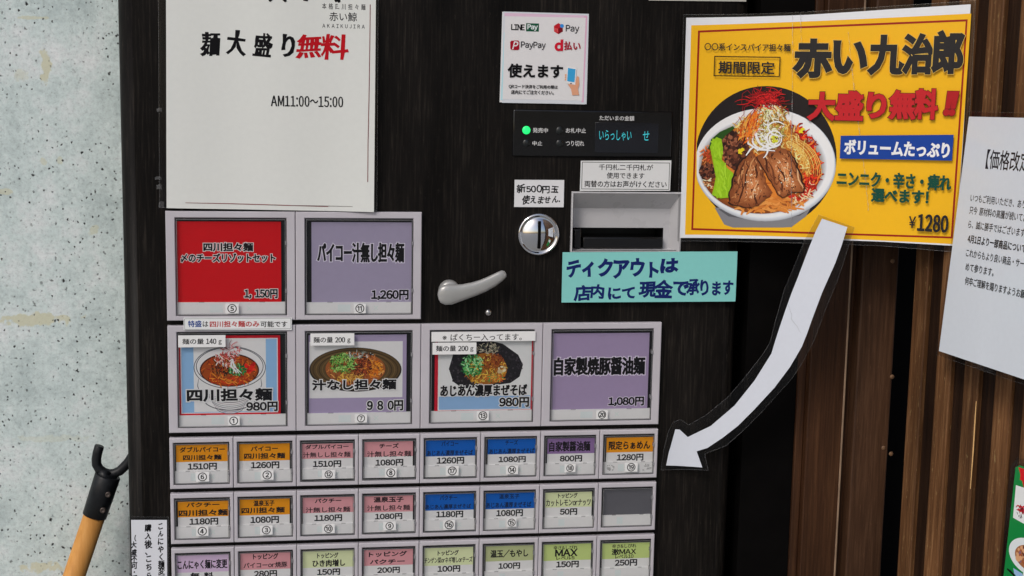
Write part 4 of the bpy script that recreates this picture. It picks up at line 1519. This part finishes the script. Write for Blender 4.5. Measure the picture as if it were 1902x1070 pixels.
def d_yellow(p):
    Z = ZK(1240, 0, 2.23)
    r = lambda *a: p.pxrect(*Z(*a))
    P5 = lambda x, y: p.surf.inv(1240 + x / 2.23, y / 2.23)
    YE, DR = (0.93, 0.50, 0.012, 1), rgb(140, 26, 16)
    p.poly([P5(98, 105), P5(1258, 56), P5(1193, 1012), P5(72, 972)][::-1], YE); p.up()
    ol = [(126, 127), (1243, 80), (1181, 988), (98, 953)]
    il = [(134, 135), (1235, 89), (1173, 980), (106, 945)]
    for i in range(4):
        j = (i + 1) % 4
        a, b_, c, d = ol[i], ol[j], il[j], il[i]
        n = 12
        for k in range(n):
            f = lambda u, v, t: (u[0] + (v[0] - u[0]) * t, u[1] + (v[1] - u[1]) * t)
            p._poly([P5(*f(a, b_, k / n)), P5(*f(d, c, k / n)), P5(*f(d, c, (k + 1) / n)), P5(*f(a, b_, (k + 1) / n))], DR, p.h)
    p.up()
    K = 3.69
    P = lambda x, y: p.surf.inv(1280 + x / K, 150 + y / K)
    z = PXM * 0.95 / K
    cl = lambda pts: [(max(x, 52), min(y, 1006)) for x, y in pts]
    art_poly(p, P, cl(ell(527, 524, 484, 488, 64)), rgb(28, 24, 26)); p.up()
    art_poly(p, P, cl([(175, 870), (840, 860), (800, 930), (700, 1003), (640, 1006), (300, 1006), (240, 985)]), rgb(118, 118, 122)); p.up()
    art_poly(p, P, cl([(200, 880), (820, 880), (760, 925), (500, 965), (270, 930)]), rgb(84, 84, 88)); p.up()
    for k in range(14):
        u = k / 13
        g_ = (150 + 68 * u ** 0.7, 154 + 68 * u ** 0.7, 160 + 68 * u ** 0.7)
        art_poly(p, P, cl(ell(522 - 5 * u, 576 - 15 * u, 484 - 10 * u, 388 - 18 * u, 64)), rgb(*g_)); p.up(1e-5)
    for k in range(12):
        u = k / 11
        g_ = (214 - 60 * u, 217 - 66 * u, 222 - 74 * u)
        art_poly(p, P, cl(ell(503 - 6 * u, 582 + 12 * u, 446 - 26 * u, 338 - 26 * u, 64)), rgb(*g_)); p.up(1e-5)
    for k in range(12):
        u = k / 11
        art_poly(p, P, ell(494, 604 + 6 * u, 414 - 150 * u, 307 - 110 * u, 64), rgb(120 + 86 * u, 62 + 58 * u, 24 + 20 * u)); p.up(1e-5)
    soup = ell(494, 602, 398, 292, 40)
    bits(p, P, soup, 200, [(186, 98, 30), (206, 126, 50), (166, 74, 22), (150, 60, 18)], 20, 70, (6 * z, 16 * z), bend=2)
    bits(p, P, ell(560, 850, 240, 44), 60, [(210, 138, 66), (200, 122, 50), (188, 108, 42)], 40, 120, (10 * z, 22 * z), 0.0)
    # chilli oil and red shreds on the right
    rr = [(650, 300), (760, 310), (860, 400), (900, 520), (898, 660), (850, 760), (770, 800), (800, 650), (740, 480)]
    bits(p, P, rr, 260, [(190, 26, 16), (214, 54, 24), (160, 18, 14), (226, 110, 40), (130, 14, 10)], 20, 80, (6 * z, 18 * z))
    bits(p, P, [(760, 740), (860, 690), (840, 800), (720, 850), (690, 790)], 60, [(190, 40, 24), (150, 24, 16), (226, 190, 150)], 16, 60, (5 * z, 12 * z))
    # noodles
    nd_ = [(300, 330), (400, 240), (640, 200), (700, 330), (840, 540), (830, 640), (740, 560), (650, 470), (430, 480), (330, 420)]
    art_poly(p, P, nd_, rgb(176, 110, 40)); p.up()
    bits(p, P, nd_, 420, [(226, 170, 84), (206, 140, 54), (236, 196, 120), (180, 106, 34), (150, 84, 26), (240, 214, 150)], 30, 110, (5 * z, 11 * z), bend=2.2)
    for k in range(10):
        art_line(p, P, curl((600 + k * 6, 600 + k * 4), 190 + 7 * k, -1.25, 0.1, 14), 6 * z, rgb(*random.choice([(214, 150, 70), (226, 176, 90), (190, 110, 40)])))
    # minced meat
    for poly in ([(222, 370), (300, 340), (390, 390), (420, 480), (350, 545), (320, 620), (250, 570), (222, 480)], [(76, 600), (120, 570), (180, 590), (178, 650), (120, 676), (80, 650)]):
        art_poly(p, P, poly, rgb(66, 32, 20)); p.up()
        blobs(p, P, poly, 150, [(110, 60, 40), (84, 42, 28), (54, 28, 20), (140, 84, 58), (40, 20, 16)], 7, 18, z)
    bits(p, P, [(76, 470), (140, 440), (140, 560), (90, 570)], 24, [(196, 84, 40), (226, 130, 70), (170, 60, 30)], 14, 40, (6 * z, 12 * z))
    bits(p, P, [(90, 680), (170, 670), (160, 740), (110, 730)], 24, [(236, 206, 170), (206, 150, 100), (120, 60, 36)], 14, 34, (6 * z, 12 * z))
    p.up()
    # greens
    art_poly(p, P, [(130, 470), (150, 400), (210, 350), (300, 310), (312, 325), (250, 375), (215, 420), (160, 450)], rgb(36, 72, 22)); p.up()
    gr = [(142, 455), (160, 410), (188, 386), (222, 400), (232, 470), (222, 555), (262, 598), (302, 632), (300, 690), (275, 800), (215, 806), (155, 782), (172, 715), (182, 660), (166, 575)]
    art_poly(p, P, gr, rgb(134, 176, 24)); p.up()
    bits(p, P, [(160, 440), (215, 420), (215, 560), (280, 660), (262, 770), (185, 770), (190, 640)], 60, [(146, 188, 32), (128, 172, 22), (156, 196, 44), (140, 182, 28)], 40, 110, (10 * z, 22 * z), 1.4, 0.5)
    # pork slices
    for base, poly, ang in [((120, 64, 32), [(278, 835), (285, 740), (310, 640), (345, 560), (390, 510), (430, 488), (470, 525), (500, 600), (530, 680), (566, 762), (540, 800), (490, 840), (435, 866), (350, 858)], 1.75),
                            ((128, 70, 36), [(466, 520), (520, 495), (625, 452), (690, 480), (730, 550), (762, 640), (796, 738), (770, 760), (700, 762), (650, 800), (610, 780), (560, 690), (510, 600)], 1.2)]:
        poly = [(a[0] + (b_[0] - a[0]) * k / 4 + random.uniform(-7, 7), a[1] + (b_[1] - a[1]) * k / 4 + random.uniform(-7, 7)) for a, b_ in zip(poly, poly[1:] + poly[:1]) for k in range(4)]
        big_ = [(x + (x - 500) * 0.02 - 6, y + 5) for x, y in poly]
        art_poly(p, P, big_, rgb(46, 22, 14)); p.up()
        mx_, my_ = sum(a for a, _ in poly) / len(poly) + 22, sum(b for _, b in poly) / len(poly) + 34
        for k in range(12):
            u = k / 11
            sh = [(a + (mx_ - a) * u * 0.85, b + (my_ - b) * u * 0.7) for a, b in poly]
            art_poly(p, P, sh, rgb(base[0] + 74 * u, base[1] + 58 * u, base[2] + 42 * u)); p.up(1e-5)
        mid = [(mx_ + (a - mx_) * 0.45, my_ + (b - my_) * 0.6) for a, b in poly]
        ins = [(mx_ + (a - mx_) * 0.9, my_ + (b - my_) * 0.9) for a, b in poly]
        bits(p, P, ins, 90, [(120, 62, 30), (90, 44, 22), (150, 88, 48), (176, 116, 70)], 10, 40, (4 * z, 10 * z), ang, 0.6)
        bits(p, P, mid, 40, [(206, 158, 112), (190, 136, 90), (222, 180, 140)], 8, 26, (4 * z, 9 * z), ang, 0.6)
        for k in range(15):
            c0 = random.choice(scatter(ins, 3))
            l = random.uniform(60, 190)
            art_line(p, P, [(c0[0] + math.cos(ang) * l * (u - .5) * (1 if ang < 1.5 else 1) + 10 * math.sin(u * 5 + k), c0[1] + math.sin(ang) * l * (u - .5)) for u in (0, .2, .4, .6, .8, 1)] if all(pip((c0[0] + math.cos(ang) * l * q, c0[1] + math.sin(ang) * l * q), poly) for q in (-.5, .5)) else [c0, (c0[0] + 12, c0[1] + 20)], random.uniform(6, 16) * z, rgb(*random.choice([(84, 40, 20), (104, 54, 28), (206, 160, 116), (186, 130, 84), (72, 34, 18)])))
        blobs(p, P, mid, 22, [(230, 200, 166), (240, 220, 196)], 2, 5, z)
        edge = poly[4:20] if ang > 1.5 else poly[12:28]
        art_line(p, P, edge, 12 * z, rgb(40, 20, 14))
        blobs(p, P, poly, 26, [(60, 30, 18), (90, 46, 24)], 4, 8, z)
        p.up()
    # leek pile and rings
    pile = [(470, 300), (500, 215), (560, 190), (630, 200), (648, 290), (640, 390), (590, 440), (520, 440), (470, 380)]
    bits(p, P, [(440, 330), (480, 200), (560, 160), (640, 190), (656, 300), (640, 400), (590, 450), (500, 440)], 260, [(206, 206, 150), (226, 226, 190), (176, 170, 96), (190, 180, 80), (236, 236, 216), (150, 120, 60)], 20, 70, (5 * z, 10 * z), bend=2.5)
    bits(p, P, pile, 70, [(120, 96, 40), (146, 120, 56), (96, 70, 30), (190, 110, 50)], 20, 60, (4 * z, 8 * z), bend=2.5)
    bits(p, P, [(470, 200), (540, 150), (640, 190), (650, 260), (480, 280)], 60, [(226, 214, 150), (206, 150, 70), (236, 230, 190), (150, 110, 50)], 26, 80, (4 * z, 8 * z), 1.4, 1.6)
    for (cx, cy, rad, a0, a1) in [(560, 350, 108, 0.9, 3.3), (520, 380, 90, 0.2, 2.6), (585, 395, 52, 0, 6.2), (585, 400, 34, 0, 6.2), (500, 400, 66, 2, 5), (620, 300, 80, 1.2, 3.6), (470, 470, 70, -0.6, 1.0), (600, 350, 70, 3.4, 5.6)]:
        art_line(p, P, curl((cx, cy), rad, a0, a1, 16), random.uniform(10, 15) * z, rgb(*random.choice([(236, 238, 226), (226, 230, 206), (240, 240, 236)])))
    for a in ([(390, 512), (420, 470), (440, 455)], [(400, 380), (405, 430), (470, 470), (590, 480)], [(465, 480), (540, 440), (560, 430)], [(455, 330), (462, 380), (480, 410)]):
        art_line(p, P, a, 14 * z, rgb(236, 236, 226))
    blobs(p, P, ell(585, 398, 24, 24), 14, [(190, 190, 40), (226, 220, 110)], 6, 12, z)
    blobs(p, P, [(340, 470), (376, 470), (376, 500), (345, 500)], 6, [(226, 190, 30)], 10, 18, z)
    blobs(p, P, [(750, 325), (785, 325), (785, 352), (755, 352)], 6, [(226, 196, 40)], 9, 16, z)
    # orange stained noodles under the threads
    bits(p, P, [(330, 380), (420, 220), (470, 200), (480, 330), (400, 420)], 110, [(214, 110, 30), (236, 150, 60), (190, 76, 24)], 30, 90, (5 * z, 10 * z), 2.0, 1.0)
    p.up()
    # chilli threads
    for _ in range(190):
        x, y = random.gauss(520, 48), random.gauss(125, 22)
        a = random.uniform(0, 6.28)
        l = random.uniform(40, 110)
        k = random.uniform(-1.6, 1.6)
        art_line(p, P, [(x + math.cos(a + k * i / 5) * l * i / 5, y + math.sin(a + k * i / 5) * l * i / 5 * 0.6) for i in range(6)], random.uniform(3.5, 6.5) * z, rgb(*random.choice([(190, 20, 26), (150, 12, 20), (214, 40, 40), (110, 10, 16)])))
    for a in ([(490, 150), (430, 230), (400, 300), (380, 370)], [(480, 160), (400, 240), (340, 330)], [(470, 150), (380, 180), (375, 230), (310, 300)], [(500, 170), (470, 250), (455, 330)], [(560, 150), (640, 190), (650, 250)], [(590, 150), (680, 200), (685, 235)], [(450, 120), (400, 65), (365, 90), (360, 160)], [(560, 110), (600, 75), (612, 66)], [(600, 150), (650, 130), (655, 115), (620, 105)], [(450, 110), (490, 70), (500, 90)], [(420, 170), (370, 165), (365, 210)]):
        art_line(p, P, a, 5 * z, rgb(140, 18, 30))
    p.up(5e-5)
    # lettering
    BK = (0.016, 0.016, 0.02, 1)
    p.text('〇〇系インスパイア担々麺', r(152, 181, 510, 211), BK, 0.02)
    q = r(191, 234, 467, 318)
    p.frame(q, 0.0009, rgb(40, 30, 10)); p.up()
    p.text('期間限定', r(211, 255, 443, 306), BK, 0.02)
    for ch, rr_ in zip('赤い九治郎', [(530, 168, 676, 316), (694, 176, 822, 300), (842, 152, 980, 304), (982, 146, 1098, 302), (1106, 134, 1222, 300)]):
        p.text(ch, r(*rr_), BK, 0.05, outline=rgb(206, 170, 80), ow=0.014)
    for ch, rr_ in zip('大盛り無料', [(588, 386, 692, 494), (702, 382, 808, 494), (832, 388, 904, 486), (926, 378, 1026, 490), (1030, 372, 1118, 490)]):
        p.text(ch, r(*rr_), rgb(178, 30, 38), 0.046, outline=rgb(72, 16, 18), ow=0.02)
    p.text('!!', r(1152, 384, 1202, 474), rgb(160, 24, 30), 0.05, slant=0.15, outline=rgb(92, 20, 22), ow=0.018)
    p.poly([P5(719, 562), P5(1188, 558), P5(1181, 665), P5(715, 656)][::-1], rgb(18, 58, 138)); p.up()
    p.text('ボリュームたっぷり', r(736, 586, 1170, 644), rgb(228, 230, 236), 0.045)
    GN = rgb(12, 66, 52)
    p.text('ニンニク・辛さ・痺れ', r(705, 716, 1177, 778), GN, 0.045)
    p.text('選べます!', r(848, 786, 1082, 838), GN, 0.045, track=0.3)
    p.text('￥', r(1003, 896, 1030, 942), BK, 0.02)
    p.text('1280', r(1040, 890, 1164, 958), BK, 0.04, track=0.12)


yq = [(1275, 33), (1400, 31), (1500, 27.5), (1660, 17), (1803, 8), (1797, 120), (1790, 240), (1776, 457), (1640, 449), (1500, 444.5), (1380, 443), (1263, 442)]
yf = [(1270, 27), (1400, 26), (1500, 22), (1660, 11), (1812, 1), (1806, 120), (1799, 240), (1782, 469), (1640, 457), (1500, 452), (1380, 449), (1258, 448)]
yo_ = notice('menu_poster', 'bowed laminated yellow poster with a big bowl of noodles', 'poster', 0, yq, rgb(208, 210, 214), M_lam, d_yellow, film=yf, surf=BOW)
# creases in the laminate that catch the light
for path in ([(1472, 28), (1473, 120), (1471, 230), (1470, 330), (1471, 440)], [(1487, 26), (1488, 60), (1490, 110)], [(1576, 60), (1583, 130), (1591, 200), (1600, 270), (1608, 330), (1614, 395)]):
    pts = []
    for a, b_ in zip(path[:-1], path[1:]):
        for k in range(16):
            u = k / 16
            pts.append((a[0] + (b_[0] - a[0]) * u + random.uniform(-.4, .4), a[1] + (b_[1] - a[1]) * u))
    cr = Print(BOW)
    for a in pts:
        s0, t0 = BOW.inv(*a)
        wd = random.choice([0.00008, 0.0002, 0.0004, 0.0006])
        cr.v += [(s0 - wd, t0, 0.0019), (s0, t0, 0.0019 + wd * random.uniform(.3, .8)), (s0 + wd, t0, 0.0019)]
    for k in range(len(pts) - 1):
        q = 3 * k
        cr.f += [[q, q + 3, q + 4, q + 1], [q + 1, q + 4, q + 5, q + 2]]
        cr.c += [WHITE] * 2
    cr.build('film_crease', M_crease, yo_)

ZA = lambda pts: [(1220 + x / 1.597, 400 + y / 1.597) for x, y in pts]
acurve = lambda q: (curve(q)[0] - 0.0045 * min(1, max(0, q + 0.1) * 3), curve(q)[1] - 0.0016 - 0.0072 * min(1, max(0, q + 0.02) * 2.5))
ABOW = Bowed(acurve, -0.16, 1.0)
arrow = [(490, 10), (565, 35), (548, 90), (530, 140), (510, 185), (490, 230), (475, 270), (460, 310), (446, 350), (430, 390), (395, 450), (350, 510), (290, 575), (240, 625), (195, 660), (150, 690), (118, 700), (135, 748), (28, 742), (36, 702), (40, 690), (55, 635), (68, 636), (92, 658), (160, 625), (230, 565), (290, 490), (340, 410), (352, 370), (365, 330), (382, 280), (400, 230), (418, 185), (435, 140), (452, 95), (470, 50)]
filmo = [(480, -2), (586, 36), (560, 120), (535, 195), (500, 280), (468, 368), (430, 440), (400, 485), (310, 585), (255, 640), (205, 684), (142, 708), (152, 756), (12, 756), (22, 690), (35, 640), (48, 614), (70, 606), (95, 622), (150, 590), (210, 540), (262, 480), (312, 415), (335, 380), (350, 320), (378, 220), (412, 140), (440, 70)]
notice('paper_arrow', 'long white laminated paper arrow curving from the yellow poster down to the buttons', 'arrow sign', 0, ZA(arrow), rgb(194, 198, 207), M_lam, None, film=ZA(filmo), surf=ABOW)

# ------------------------------------------------------------------ wooden front on the right
TH = math.radians(75)
dirw = Vector((math.cos(TH), -math.sin(TH), 0))
nrm = Vector((-math.sin(TH), -math.cos(TH), 0))
WP = Plane((0.447, -0.059, 0), dirw, (0, 0, 1))
frm = thing('door_frame', 'dark brown wooden door frame boards beside the machine', 'door frame', (0.41, 0.02, 0))
fz = 2.4


def xs_at(px, y):
    return Flat(y).inv(px, 713)[0]


ya = -0.004
xa0, xa1 = xs_at(1503, ya), xs_at(1570, ya)
MB().box(xs_at(1482, 0.004), xs_at(1497, 0.004), 0.004, 0.0084, 0.0, fz, 0.001).build('edge_strip', M_board, frm, origin=(xa0 - 0.008, 0.006, 0))
MB().box(xa0, xa1, ya, 0.008, 0.0, fz, 0.0012).build('frame_board', M_board, frm, origin=((xa0 + xa1) / 2, 0, 0))
xg1 = xs_at(1591, 0.004)
MB().box(xa1 + 0.0012, xg1 + 0.002, 0.004, 0.05, 0.0, fz, 0.0).build('frame_groove', M_board, frm, origin=(xa1, 0.02, 0))
MB().box(xa1 - 0.0014, xa1 + 0.0003, ya - 0.0007, ya + 0.004, 0.0, fz, 0.0003).build('edge_highlight', plain('pale_edge_highlight', (0.30, 0.20, 0.13), 0.5, var=0.4, scale=30), frm, origin=(xa1, 0, 0))  # pale strip added as the highlight along the board's lit edge
yb = -0.012
xb0, xb1 = xs_at(1590, yb), xs_at(1657, yb)
fb = MB().box(xb0, xb1, yb, 0.05, 0.0, fz, 0.0018).build('frame_board', M_board2, frm, origin=((xb0 + xb1) / 2, 0, 0))
for (px, py) in [(1661, 485), (1658, 843), (1644, 832), (1660, 700)]:
    s, z = Flat(yb).inv(px - 3, py)
    dome(s, z, yb, 0.0022, 0.0010, 'nail_head', M_rust, fb)
MB().box(0.285, 0.75, 0.055, 0.09, 0.0, fz).build('gap_shade_panel', M_dark, frm, origin=(0.36, 0.07, 0))  # panel added across the gap, the recess shade put into its colour
MB().box(MR + 0.012, xa0 + 0.02, 0.0086, 0.054, 0.0, fz).build('gap_shade_strip', M_dark, frm, origin=(0.33, 0.03, 0))  # added filler, near black in place of the shade beside the cabinet

sw = thing('slatted_wall', 'worn brown slatted wooden wall with vertical battens at the right', 'wall', tuple(Vector((0.447, -0.059, 0)) + dirw * 0.3 - nrm * 0.02))


def wall_box(s0, s1, h0, h1, z0, z1, name, mt, parent, bev=0.001):
    g = MB()
    g.box(s0, s1, -h1, -h0, z0, z1, bev)
    me_m = Matrix((dirw, -nrm, Vector((0, 0, 1)))).transposed().to_4x4()
    me_m.translation = WP.o
    bmesh.ops.transform(g.bm, matrix=me_m, verts=g.bm.verts[:])
    return g.build(name, mt, parent)


wall_box(-0.02, 1.3, -0.05, -0.030, 0.0, fz, 'backing_board', M_dark, sw, 0)
edges = [(1687, 1715), (1737, 1765), (1790, 1818), (1846, 1874), (1901, 1929)]
pos = [(WP.inv(a, 713)[0], WP.inv(b_, 713)[0]) for a, b_ in edges]
pit = (pos[-1][0] - pos[0][0]) / (len(pos) - 1)
wsl = sum(b_ - a for a, b_ in pos) / len(pos)
for k in range(24):
    s0 = pos[k][0] if k < len(pos) else pos[-1][0] + pit * (k - len(pos) + 1)
    s1 = s0 + wsl * random.uniform(0.95, 1.05)
    d0 = random.uniform(-0.0008, 0.0008)
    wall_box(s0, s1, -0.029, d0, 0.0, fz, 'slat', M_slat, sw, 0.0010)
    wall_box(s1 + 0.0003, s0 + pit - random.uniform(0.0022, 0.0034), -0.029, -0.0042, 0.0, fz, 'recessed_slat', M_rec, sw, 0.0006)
# raw scratch on one slat
ak = Print(ABOW)
ak.h = 0.0003
ak.stroke([ABOW.inv(1300 + x / 1.664, 427 + y / 1.664) for x, y in [(272, 225), (278, 246), (284, 262), (283, 276), (292, 288), (301, 298), (306, 310), (313, 319)]], 0.0005, WHITE)
ak.build('film_crease', M_crease, bpy.data.objects['paper_arrow'])
pk = Print(WP)
pk.h = 0.001
pk.stroke([WP.inv(*a) for a in [(1815, 745), (1812, 790), (1809, 840), (1804, 908)]], 0.0016, rgb(206, 164, 110))
pk.build('scratch_mark', M_card, sw)

# white price notice hanging off the slats
q_ = (1.4866, -0.0096, -0.0768)
th, ro, tl = q_
TL = Flat(-0.1155).inv(1797, 210)
TL = Vector((TL[0], -0.1155, TL[1]))
e1 = Vector((math.cos(th), -math.sin(th), 0))
up = Vector((-math.sin(th) * math.sin(tl), -math.cos(th) * math.sin(tl), math.cos(tl)))
r_ = math.cos(ro) * e1 - math.sin(ro) * up
u_ = math.cos(ro) * up + math.sin(ro) * e1
NP = Plane(TL, r_, u_)
p = Print(NP)
H, WN = 0.209, 0.297
p.sheet([(0.003, -H + 0.002), (WN, -H + 0.002), (WN, -0.003), (0.003, -0.003)], rgb(200, 206, 216), 4e-4)
tx0, ty0 = NP.inv(1840, 296)
gk = 0.016
p.text('【価格改定のお知らせ】', (tx0 - 0.006, ty0 - gk / 2, tx0 + 0.132, ty0 + gk / 2), TXT, 0.014, by=0.01)
rows = [('いつもご利用いただき、ありがとうございます。', 1803, 367), ('只今 原材料の高騰が続いており、仕入れ値も', 1801, 390), ('ら、誠に勝手ではございますが、', 1799, 416), ('4月1日より一部商品について価格を', 1798, 443), ('これからもより良い商品・サービスの向上に努', 1795, 469), ('めて参ります。', 1794, 495), ('何卒ご理解を賜りますようお願い申し上げます。', 1793, 521)]
for tx, px, py in rows:
    s0, t0 = NP.inv(px, py)
    hgt = 0.0068
    p.text(tx, (s0, t0 - hgt / 2, s0 + len(tx) * 0.0060, t0 + hgt / 2), TXT, 0.03 if tx[0] == '4' else 0.012)
pn = p.build('price_notice', M_lam)
tag(pn, 'white laminated price notice hanging on the slatted wall at the right edge', 'notice')
f = Print(NP)
f.h = -0.0006
f.poly([(-0.001, -H - 0.002), (WN + 0.004, -H - 0.002), (WN + 0.004, 0.001), (-0.001, 0.001)], WHITE)
f.build('laminate_film', M_lamfilm, pn)
film_edge_highlight(NP, [(-0.001, -H - 0.002), (WN + 0.004, -H - 0.002), (WN + 0.004, 0.001), (-0.001, 0.001)], pn)

# green food poster, mostly out of the frame
GP = Plane(tuple(WP.o + nrm * 0.006), dirw, (0, 0, 1))
p = Print(GP)
g0, g1 = GP.inv(1887, 862), GP.inv(1864, 1070)
K4 = lambda x, y: GP.inv(1780 + x / 3.96, 800 + y / 3.96)
s0, t1 = g0
s0b = g1[0]
lean = (s0b - s0) / (g1[1] - t1)
Wd, Hd = 0.21, 0.297
GQ = lambda u, v: (s0 + u * Wd + lean * (-v * Hd), t1 - v * Hd)
p.sheet([GQ(0, 1), GQ(1, 1), GQ(1, 0.0), GQ(0.02, 0.0), GQ(0, 0.01)], rgb(20, 122, 58), 4e-4)
for k in range(8):
    u = 0.015 + k * 0.12
    p.poly([GQ(u, 0.006), GQ(u + 0.12, 0.006), GQ(u + 0.06, 0.085)][::-1], rgb(*[(190, 24, 30), (220, 190, 50), (226, 226, 220)][k % 3]))
p.up()
p.poly([GQ(0.03, 0.02), GQ(0.95, 0.02), GQ(0.95, 0.03), GQ(0.03, 0.04)][::-1], rgb(190, 24, 30)); p.up()
p.poly([K4(403, 640), K4(403 + 90, 690), K4(425 + 90, 430), K4(425, 400)], rgb(212, 214, 214))
p.poly([GQ(0.1, 0.36), GQ(0.9, 0.36), GQ(0.9, 0.13), GQ(0.1, 0.13)], rgb(212, 214, 214)); p.up()
bits(p, K4, [(425, 540), (483, 560), (483, 600), (450, 600)], 26, [(190, 24, 40), (150, 16, 30), (110, 20, 30)], 14, 40, (0.0006, 0.0016))
bits(p, K4, [(430, 590), (470, 620), (465, 650), (440, 630)], 8, [(40, 40, 44)], 10, 24, (0.0004, 0.0008))
c = K4(520, 930)
p.poly([K4(405, 1010), K4(470, 1050), K4(480, 1075), K4(430, 1075), K4(412, 1050)], rgb(140, 170, 206)); p.up()
p.ellipse(c[0], c[1], 0.0225, 0.0150, rgb(206, 212, 222)); p.up()
p.ellipse(c[0] + 0.001, c[1] - 0.001, 0.0165, 0.0105, rgb(150, 96, 60)); p.up()
blobs(p, lambda x, y: (x, y), [(c[0] - .013, c[1] - .006), (c[0] + .013, c[1] - .006), (c[0] + .011, c[1] + .006), (c[0] - .011, c[1] + .006)], 60, [(96, 50, 40), (200, 150, 110), (150, 80, 50), (120, 90, 110)], 0.5, 1.2, 0.0022)
c2 = K4(410, 1040)
art_line(p, K4, [(360, 1015), (385, 1035), (410, 1062), (430, 1090)], 0.0022, INK)
gp = p.build('food_poster', M_lam)
tag(gp, 'green food poster with red bunting and a bowl at the lower right corner', 'poster')
f = Print(GP)
f.h = -0.0006
f.poly([GQ(-0.03, 1.02), GQ(1.02, 1.02), GQ(1.02, -0.015), GQ(0.0, -0.02), GQ(-0.03, 0.01)], WHITE)
f.build('laminate_film', M_lamfilm, gp)

# ------------------------------------------------------------------ shutter pole leaning on the concrete wall
PY = 0.062
PS = Flat(PY)
K7 = lambda x, y: (x / 3.688, 780 + y / 3.688)


def pp(x, y, dy=0.0):
    px, py = K7(x, y)
    s, z = PS.inv(px, py)
    return Vector((s, PY + dy, z))


base_c, neck, top = pp(525, 1070), pp(648, 655), pp(737, 385)
ax = (top - neck).normalized()
foot_k = (neck.z - 0.0) / -ax.z
ft = neck + ax * foot_k
foot = Vector((ft.x, PY - 0.16, 0.004))
pole = thing('shutter_pole', 'wooden pole with a black iron hook leaning against the concrete wall', 'hook pole', tuple(foot))
axis = (neck - foot).normalized()
MB().tube([foot, foot + axis * 0.006, neck - axis * 0.2, neck + axis * 0.004], [0.008, 0.0102, 0.0102, 0.0102], 24).build('handle', M_handle, pole)
fer = MB()
fer.tube([neck, neck, top, top + ax * 0.001], [0.0103, 0.0113, 0.0120, 0.0112], 28)
fo = fer.build('ferrule', M_iron, pole)
hook = MB()
hp = [(680, 182), (668, 225), (660, 268), (662, 305), (680, 338), (712, 360), (748, 370), (785, 366), (820, 350), (850, 322), (880, 288), (908, 245), (925, 195)]
hpv = [pp(x, y) for x, y in hp]
hook.tube([pp(682, 176)] + hpv, [0.0040] + [0.0045] * len(hpv), 16)
hook.tube([top - ax * 0.002, top + ax * 0.004, pp(750, 366)], [0.0108, 0.0085, 0.005], 20)
hook.build('hook', M_iron, pole)
for (x, y) in [(750, 490), (715, 597)]:
    c = pp(x, y)
    g = MB()
    R2 = 0.0028
    for ring in [0]:
        rings = [[(c.x + r * math.cos(a), PY - 0.0085 - d, c.z + r * math.sin(a)) for a in [2 * math.pi * q / 18 for q in range(18)]] for r, d in [(R2, 0), (R2, 0.0022), (R2 * 0.7, 0.003), (R2 * 0.35, 0.0022), (0.0001, 0.0020)]]
        g.loops(rings, cap1=True)
    g.build('screw', plain('screw_metal', (0.10, 0.08, 0.07), 0.4, metal=0.6), fo)

bpy.data.objects.remove(_fo)
bpy.data.curves.remove(_fc)
for o in S.objects:
    if '_w' in o:
        del o['_w']
